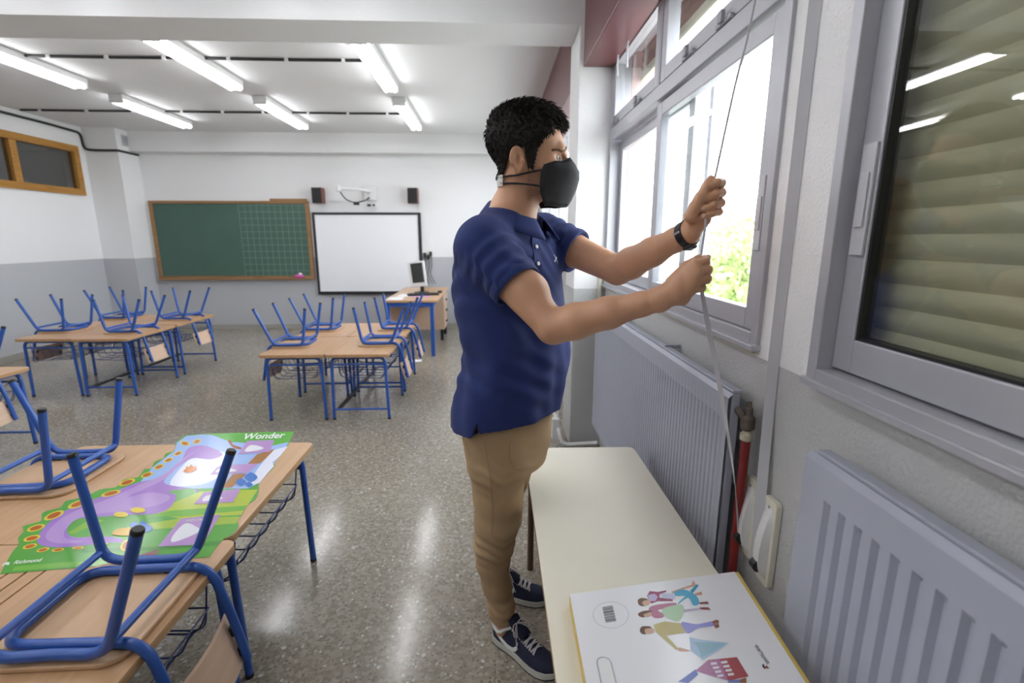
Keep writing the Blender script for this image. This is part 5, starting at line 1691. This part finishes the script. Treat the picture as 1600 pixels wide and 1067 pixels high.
strip_on('placket', [(835, 366), (838, 392), (841, 424)], 0.030, M['navy2'], shirt, tree_s, 0.0016, 0.002)
for y in (386, 412):
    p, n_ = on(tree_s, 837+(y-386)*0.1, y, 0.004)
    if p is not None:
        R = n_.to_track_quat('Z', 'Y').to_matrix()
        b = MB()
        b.lathe([(0.002, 0.0), (0.0052, 0), (0.0055, 0.0015), (0.003, 0.0022), (0.001, 0.0018)], (0, 0, 0), 'Z', 14)
        b.v = [tuple(R @ Vector(q)+p) for q in b.v]
        b.build('button', M['plasticw'], shirt, world=True, smooth=40)
em = MB()
for a, b_ in (((865, 398), (869, 406)), ((869, 406), (870, 411)), ((869, 402), (866, 409))):
    P = []; N = []
    for k in range(4):
        p, n_ = on(tree_s, a[0]+(b_[0]-a[0])*k/3, a[1]+(b_[1]-a[1])*k/3, 0.0016)
        if p is not None: P.append(p); N.append(n_)
    if len(P) > 1: em.ribbon(P, 0.0035, 0.0008, [(P[min(i+1, len(P)-1)]-P[max(0, i-1)]).cross(N[i]) for i in range(len(P))])
if em.v: em.build('chest_emblem', M['paper'], shirt, world=True)


def sleeve_band(S_, E_, t0, t1, r0, r1, nm):
    d = (E_-S_).normalized(); R = d.to_track_quat('Z', 'Y').to_matrix()
    L = (E_-S_).length
    b = MB(); n = 40
    V = []; Fc = []
    prof = [(r0, t0*L), (r0+.0015, t0*L+.002), (r1+.0015, t1*L), (r1-.001, t1*L+.002), (r1-.006, t1*L), (r1-.007, t1*L-.015)]
    for r, h in prof:
        for k in range(n):
            a = 2*PI*k/n
            rr = r+0.0015*math.sin(3*a+1)
            V.append(S_+R @ Vector((rr*math.cos(a), rr*math.sin(a), h)))
    for i in range(len(prof)-1):
        for k in range(n):
            Fc.append((i*n+k, i*n+(k+1) % n, (i+1)*n+(k+1) % n, (i+1)*n+k))
    return b.add(V, Fc).build(nm, M['navy2'], shirt, world=True, smooth=50)


sleeve_band(SR+Vector((.006, .004, -.004)), ER, .42, .515, .0705, .0695, 'sleeve_band')
sleeve_band(SL, EL, .38, .475, .0685, .0675, 'sleeve_band')
strip_on('side_seam', [(723, 545), (740, 600), (748, 640), (748, 672)], 0.0022, M['navy2'], shirt, tree_s, 0.0006, 0.001, 8)
strip_on('shoulder_seam', [(712, 395), (712, 420), (722, 450), (735, 470)], 0.003, M['navy2'], shirt, tree_s, 0.0008, 0.0012, 6)
strip_on('hem_seam', [(752, 668), (790, 668), (830, 658), (860, 643), (884, 630)], 0.0022, M['navy2'], shirt, tree_s, 0.0006, 0.001, 8)

# ------------------------------------------------------------------ trousers
T = SDF((-0.17, 1.28, 0.06), (0.27, 1.82, 1.0), 0.0035)
T.stack([(.70, .05, 1.495, .15, .115), (.78, .047, 1.495, .172, .130), (.88, .05, 1.49, .178, .133), (.96, .055, 1.49, .172, .128)], FW, LF, 0.02)
T.chain(LEGR, 0.02)
T.chain(LEGL, 0.02)
X, Y, Z = T.grid()
wr_ = np.exp(-((Z-.42)/.06)**2)+0.8*np.exp(-((Z-.16)/.05)**2)+0.35*np.exp(-((Z-.70)/.07)**2)
T.f += (0.0034*wr_*np.sin(Z*150+X*45-Y*30+1.5*np.sin(X*60))+0.0018*np.sin(Z*38+X*30+Y*22)).astype(np.float32)
T.f = np.maximum(T.f, 0.098-Z).astype(np.float32)
V, Q = T.surf()
trous = mesh_np('trousers', V, Q, M['chino'], man)
tree_t = BVHTree.FromPolygons([tuple(p) for p in V], [tuple(q) for q in Q])
del T
strip_on('side_seam', [(757, 690), (766, 740), (770, 790), (769, 840)], 0.0030, M['stitch'], trous, tree_t, 0.0005, 0.001, 8)
strip_on('pocket_seam', [(718, 672), (726, 690), (731, 704), (736, 716)], 0.0026, M['stitch'], trous, tree_t, 0.0005, 0.001, 6)
strip_on('pocket_seam', [(796, 690), (796, 715), (803, 733), (818, 735)], 0.0024, M['stitch'], trous, tree_t, 0.0005, 0.001, 6)
strip_on('cuff_seam', [(765, 964), (785, 967), (802, 966)], 0.0022, M['stitch'], trous, tree_t, 0.0005, 0.001, 8)

# ------------------------------------------------------------------ shoes
def hwid(u):
    return float(np.interp(u, [0, .02, .06, .15, .3, .45, .6, .7, .8, .9, .96, .99, 1.0], [.004, .019, .028, .033, .032, .034, .042, .045, .044, .035, .023, .012, .003]))
def htop(u):
    return float(np.interp(u, [0, .03, .08, .18, .26, .34, .42, .55, .7, .82, .92, .98, 1], [.050, .082, .088, .066, .076, .098, .090, .074, .058, .051, .045, .036, .024]))


def make_shoe(heel, toe, label):
    heel = Vector(heel); toe = Vector(toe)
    d = (toe-heel); L = d.length; d.normalize(); n_ = Vector((-d.y, d.x, 0))
    def P(u, v, z): return heel+d*(u*L)+n_*v+Vector((0, 0, z))
    us = [0, .01, .03, .06, .1, .15, .2, .25, .3, .35, .4, .45, .5, .55, .6, .65, .7, .75, .8, .85, .9, .94, .97, .99, 1.0]
    na = 15
    V = []; Fc = []
    def sec(u, a):
        h = htop(u); w = hwid(u)
        ca, sa = math.cos(a), math.sin(a)
        return (w*(abs(ca)**0.75)*(1 if ca > 0 else -1)*(1-0.28*sa*sa*(1 if u < .5 else .4)), 0.018+(h-0.018)*abs(sa)**0.85)
    for u in us:
        for k in range(na):
            v, z = sec(u, PI*k/(na-1))
            V.append(P(u, v, z))
    for i in range(len(us)-1):
        for k in range(na-1):
            Fc.append((i*na+k, i*na+k+1, (i+1)*na+k+1, (i+1)*na+k))
    sh_ = MB().add(V, Fc).build('shoe', M['shoe'], man, world=True, smooth=60)
    # sole: pale midsole over a dark outsole
    fp_ = [(u, hwid(u)+.004) for u in us]
    ring = [(u, w) for u, w in fp_]+[(u, -w) for u, w in reversed(fp_)]
    def slab(z0, z1, g, m, nm):
        Vb = [P(u+(g/L if u > .5 else -g/L), w+(g if w > 0 else -g), z0+(0.006*max(0, (u-.85)/.15))) for u, w in ring]
        Vt = [P(u, w, z1+(0.004*max(0, (u-.85)/.15))) for u, w in ring]
        n = len(ring)
        MB().add(Vb+Vt, [tuple(range(n-1, -1, -1)), tuple(range(n, 2*n))]+[(i, (i+1) % n, n+(i+1) % n, n+i) for i in range(n)]).build(nm, m, sh_, world=True, smooth=35, weld=True)
    slab(0.005, 0.024, 0.001, M['sole'], 'midsole')
    slab(0.0, 0.006, 0.001, M['soled'], 'outsole')
    # swoosh on both sides
    up = [(.03, .070), (.12, .056), (.22, .044), (.32, .038), (.40, .040), (.445, .050), (.46, .066)]
    lo_ = [(.035, .066), (.12, .046), (.22, .031), (.32, .0235), (.41, .025), (.465, .036), (.475, .062)]
    def side(u, z, s, off):
        h = htop(u); w = hwid(u)
        q = min(1, max(0, (z-.018)/(h-.018)))**(1/.85)
        ca = math.sqrt(max(0, 1-q*q))
        return P(u, s*(w*ca**.75*(1-0.28*q*q)+off), z)
    for s in (-1, 1):
        V = []; Fc = []
        m_ = 25
        for i in range(m_):
            t = i/(m_-1)*(len(up)-1); j = min(int(t), len(up)-2); f_ = t-j
            a = [up[j][k]*(1-f_)+up[j+1][k]*f_ for k in (0, 1)]; b = [lo_[j][k]*(1-f_)+lo_[j+1][k]*f_ for k in (0, 1)]
            for k in range(4):
                g = k/3
                V.append(side(a[0]*(1-g)+b[0]*g, a[1]*(1-g)+b[1]*g, s, .0022))
        for i in range(m_-1):
            for k in range(3):
                Fc.append((i*4+k, i*4+k+1, (i+1)*4+k+1, (i+1)*4+k))
        MB().add(V, Fc).build('swoosh', M['shoew'], sh_, world=True, smooth=60)
    # collar lining, tongue, laces
    cp_ = []
    for k in range(24):
        a = 2*PI*k/24
        u = .165+.155*math.cos(a)
        cp_.append(P(u, .036*math.sin(a)*(1 if math.cos(a) < .3 else .85), .083-.016*math.sin(a)**2*(1 if u < .24 else .6)+.008*max(0, -math.cos(a))+.010*max(0, math.cos(a))))
    MB().tube(cp_, .0065, 8, closed=True).build('collar_lining', M['shoew'], sh_, world=True, smooth=60)
    tg = MB()
    V = []; Fc = []
    for i, (u, z) in enumerate(((.52, .082), (.45, .094), (.38, .105), (.33, .116), (.30, .128))):
        for k in range(5):
            v = (k/4*2-1)*.024
            V.append(P(u, v, z-7*v*v))
    for i in range(4):
        for k in range(4):
            Fc.append((i*5+k, i*5+k+1, (i+1)*5+k+1, (i+1)*5+k))
    o = tg.add(V, Fc).build('tongue', M['shoe'], sh_, world=True, smooth=60)
    sd = o.modifiers.new('thickness', 'SOLIDIFY'); sd.thickness = .006; sd.offset = 0
    MB().box((-.010, -.012, 0), (.010, .012, .002)).build('tongue_label', M['lace'], o) if False else None
    lb = MB().add([P(.335, -.011, .1185), P(.335, .011, .1185), P(.305, .011, .1275), P(.305, -.011, .1275)], [(0, 1, 2, 3)]).build('tongue_label', M['lace'], o, world=True)
    lc = MB()
    rows_ = [.36, .42, .48, .54, .60, .66]
    for i, u in enumerate(rows_):
        z = htop(u)+.0045
        for s in (-1, 1):
            a = P(u, s*.024, z-.008); b = P(u+.035, -s*.024, htop(u+.035)-.004)
            m_ = (a+b)/2+Vector((0, 0, .006))
            lc.ribbon([a, a.lerp(m_, .5)+Vector((0, 0, .002)), m_, m_.lerp(b, .5)+Vector((0, 0, .002)), b], .0065, .002, [d]*5)
    for s in (-1, 1):
        c = P(.37, 0, .110)
        lc.tube(arc([c, P(.38, s*.025, .118), P(.45, s*.042, .095), P(.47, s*.03, .088), P(.40, s*.012, .106), c], .012, 4), .0022, 6)
        lc.tube(arc([c, P(.41, s*.022, .106), P(.47, s*.036, .070), P(.50, s*.040, .052)], .012, 4), .0021, 6)
    lc.build('laces', M['lace'], sh_, world=True, smooth=50)
    return sh_


make_shoe((.000, 1.518, 0), (.205, 1.328, 0), 'r')
make_shoe((-.040, 1.742, 0), (.222, 1.672, 0), 'l')

# ------------------------------------------------------------------ face mask, watch, ring
mk_ = MB(); V = []; Fc = []
NT, NS = 13, 21
mid = [(.221, 1.640), (.236, 1.622), (.2495, 1.602), (.2505, 1.583), (.243, 1.555), (.231, 1.528), (.218, 1.508)]
sid = [(.142, .0645, 1.612), (.138, .068, 1.605), (.136, .071, 1.598), (.133, .072, 1.580), (.132, .071, 1.560), (.134, .068, 1.540), (.146, .058, 1.508)]
def ipol(tab, t):
    x = t*(len(tab)-1); j = min(int(x), len(tab)-2); g = x-j
    return [a*(1-g)+b*g for a, b in zip(tab[j], tab[j+1])]
for i in range(NT):
    t = i/(NT-1)
    mx_, mz_ = ipol(mid, t); sx_, sy_, sz_ = ipol(sid, t)
    for k in range(NS):
        s = k/(NS-1)*2-1
        a = abs(s)
        bul = math.sin(PI*min(1, a))*0.010*math.sin(PI*t)**.5
        ex = 1.15+0.75*(1-t)**2
        x = mx_*(1-a**ex)+sx_*a**ex+bul*0.4
        y = HY+math.copysign(sy_*a**(0.80-0.28*(1-t)**2)+bul*0.6, s)
        a2 = a**1.25
        z = mz_*(1-a2)+sz_*a2+0.0012*math.sin(9*a+7*t)*math.sin(PI*a)
        V.append(tuple(push((x, y, z), .0035)))
for i in range(NT-1):
    for k in range(NS-1):
        Fc.append((i*NS+k, i*NS+k+1, (i+1)*NS+k+1, (i+1)*NS+k))
fm = mk_.add(V, Fc).build('face_mask', M['mask'], man, world=True, smooth=50)
sd = fm.modifiers.new('thickness', 'SOLIDIFY'); sd.thickness = .003; sd.offset = 0
for i0 in (0, NT-1):
    MB().tube([V[i0*NS+k] for k in range(NS)], .0022, 6).build('edge_seam', M['mask'], fm, world=True, smooth=60)
for s in (-1, 1):
    for (zs, zc) in ((1.600, 1.583), (1.556, 1.570)):
        P = [Vector((.138, HY+s*.0715, zs)), Vector((.112, HY+s*.077, zs*.7+zc*.3))]
        for an in (100, 125, 150):
            P.append(Vector((.084+.0655*math.cos(math.radians(an)), .003+1.454+s*.0655*math.sin(math.radians(an)), zs*(.3-.1*(an-100)/25)+zc*(.7+.1*(an-100)/25))))
        MB().tube(smoothpoly(P, 5, False), .0026, 8).build('strap', M['mask'], fm, world=True, smooth=60)
cl_ = MB()
for i in range(-7, 8):
    an = math.radians(180+i*5.2)
    c_, s_ = math.cos(an), math.sin(an)
    q = Vector((.084+.0665*c_, 1.457+.0665*s_, 0)); tg_ = Vector((-s_, c_, 0)); no_ = Vector((c_, s_, 0))
    Rr = Matrix((no_, tg_, Vector((0, 0, 1)))).transposed()
    for lo, hi in (((-.001, -.0019, 1.562), (.001, .0019, 1.592)), ((-.0008, -.0036, 1.575), (.0008, .0036, 1.579))):
        b = MB().box(lo, hi)
        cl_.add([tuple(Rr @ Vector((v_[0], v_[1], 0))+q+Vector((0, 0, v_[2]))) for v_ in b.v], b.f)
cl_.build('strap_clip', M['shoew'], fm, world=True)

ax_ = (WL-EL).normalized()
pw_ = WL-ax_*.004
R = ax_.to_track_quat('Z', 'Y').to_matrix()
def ringband(c, R, r, w, t, n=36):
    b = MB().lathe([(r, -w/2), (r+t, -w/2), (r+t, w/2), (r, w/2), (r, -w/2)], (0, 0, 0), 'Z', n)
    b.f = b.f[:-2]
    b.v = [tuple(R @ Vector(p)+c) for p in b.v]
    return b


wt = ringband(pw_, R, .0315, .020, .0025).build('wristwatch', M['black'], man, world=True, smooth=40)
vd = (Vector((0.25, -.55, -.75))); vd = (vd-ax_*vd.dot(ax_)).normalized()
R2 = Matrix((ax_, vd.cross(ax_).normalized()*-1, vd)).transposed()
wf = MB().box((-.012, -.014, -.002), (.012, .014, .008))
wf.v = [tuple(R2 @ Vector(p)+pw_+vd*.0325) for p in wf.v]
wf.build('watch_case', M['blackm'], wt, world=True, bevel=.003)
cs = MB().box((-.009, -.003, 0), (.009, .003, .004))
vd2 = (Vector((-.75, -.5, .1))); vd2 = (vd2-ax_*vd2.dot(ax_)).normalized()
R3 = Matrix((ax_, vd2.cross(ax_).normalized()*-1, vd2)).transposed()
cs.v = [tuple(R3 @ Vector(p)+pw_+vd2*.0335) for p in cs.v]
cs.build('watch_buckle', M['steel'], wt, world=True, bevel=.001)
a, b_ = yy(HL_F[2][0]), yy(HL_F[2][1])
rd = (b_-a).normalized()
ringband(a.lerp(b_, .72), rd.to_track_quat('Z', 'Y').to_matrix(), .0102, .005, .0016, 24).build('ring', M['ringm'], man, world=True, smooth=40)

# ------------------------------------------------------------------ the cord he pulls
pts = [Vector((XW-.036, 1.226, .585)), Vector((.66, 1.205, .78)), Vector((.585, 1.165, 1.02)), at_y(1099, 470, 1.098), at_y(1096, 430, 1.092), at_y(1095, 402, 1.105), at_y(1101, 360, 1.16), at_y(1106, 318, 1.195), at_y(1117, 278, 1.198), at_y(1147, 140, 1.205), at_y(1180, 0, 1.21), Vector((.635, 1.20, 2.42))]
P = smoothpoly(pts, 6, False)
sides = []
wd_ = []
for i, p in enumerate(P):
    t = i/(len(P)-1)
    a = 0.4+3.2*min(1, t/.3)
    sides.append((math.cos(a), math.sin(a), 0.1))
    wd_.append(.0115 if t < .25 else max(.0062, .0115-.05*(t-.25)))
o = MB().ribbon(P, wd_, .0012, sides).build('pull_strap', M['cord'], smooth=50)
tag(o, 'white shutter strap held in both the man\'s fists, running from reel to shutter box', 'cord')

# ------------------------------------------------------------------ outside the windows
MB_ = MB().box((1.6, -30, -3.4), (90, 90, -3.2)).build('ground', M['outground'])
MB_['kind'] = 'structure'
struct('trim_5', MB().box((0.845, 3.135, 1.13), (XO, 3.159, 2.5)), M['brick'])
def tree(x, y, zc, r, seed, label):
    rs = random.Random(seed)
    t = thing('tree', label, 'tree', (x, y, -3.2), 0, 'trees outside the window')
    MB().tube([(x, y, -3.2), (x+.1, y, zc-r*.6), (x, y+.1, zc+r*.2)], [.16, .12, .06], 8).build('trunk', M['trunk'], t, world=True, smooth=60)
    m = MB()
    for i in range(1500):
        while True:
            q = Vector((rs.uniform(-1, 1), rs.uniform(-1, 1), rs.uniform(-1, 1)))
            if q.length < 1: break
        q = q*(0.75+0.25*q.length)
        p = Vector((x, y, zc))+Vector((q.x*r, q.y*r, q.z*r*.85))+Vector((math.sin(i*1.7), math.cos(i*2.1), math.sin(i*.9)))*r*.10
        n_ = Vector((rs.uniform(-1, 1), rs.uniform(-1, 1), rs.uniform(-.3, 1))).normalized()
        u = n_.orthogonal().normalized(); v_ = n_.cross(u)
        s = rs.uniform(.10, .22)
        m.add([p-u*s, p+v_*s*.5, p+u*s, p-v_*s*.5], [(0, 1, 2, 3)])
    o = m.build('foliage', M['leaf'], t, world=True); o['kind'] = 'stuff'


tree(7.6, 16.0, -1.3, 1.7, 1, 'low green bush seen through the pane just right of the fists')
tree(10.2, 19.9, -0.2, 1.5, 2, 'pale tree further right through the same pane, washed out by daylight')
tree(13.5, 26.0, 0.9, 2.4, 3, 'most distant washed-out tree behind the bush outside')
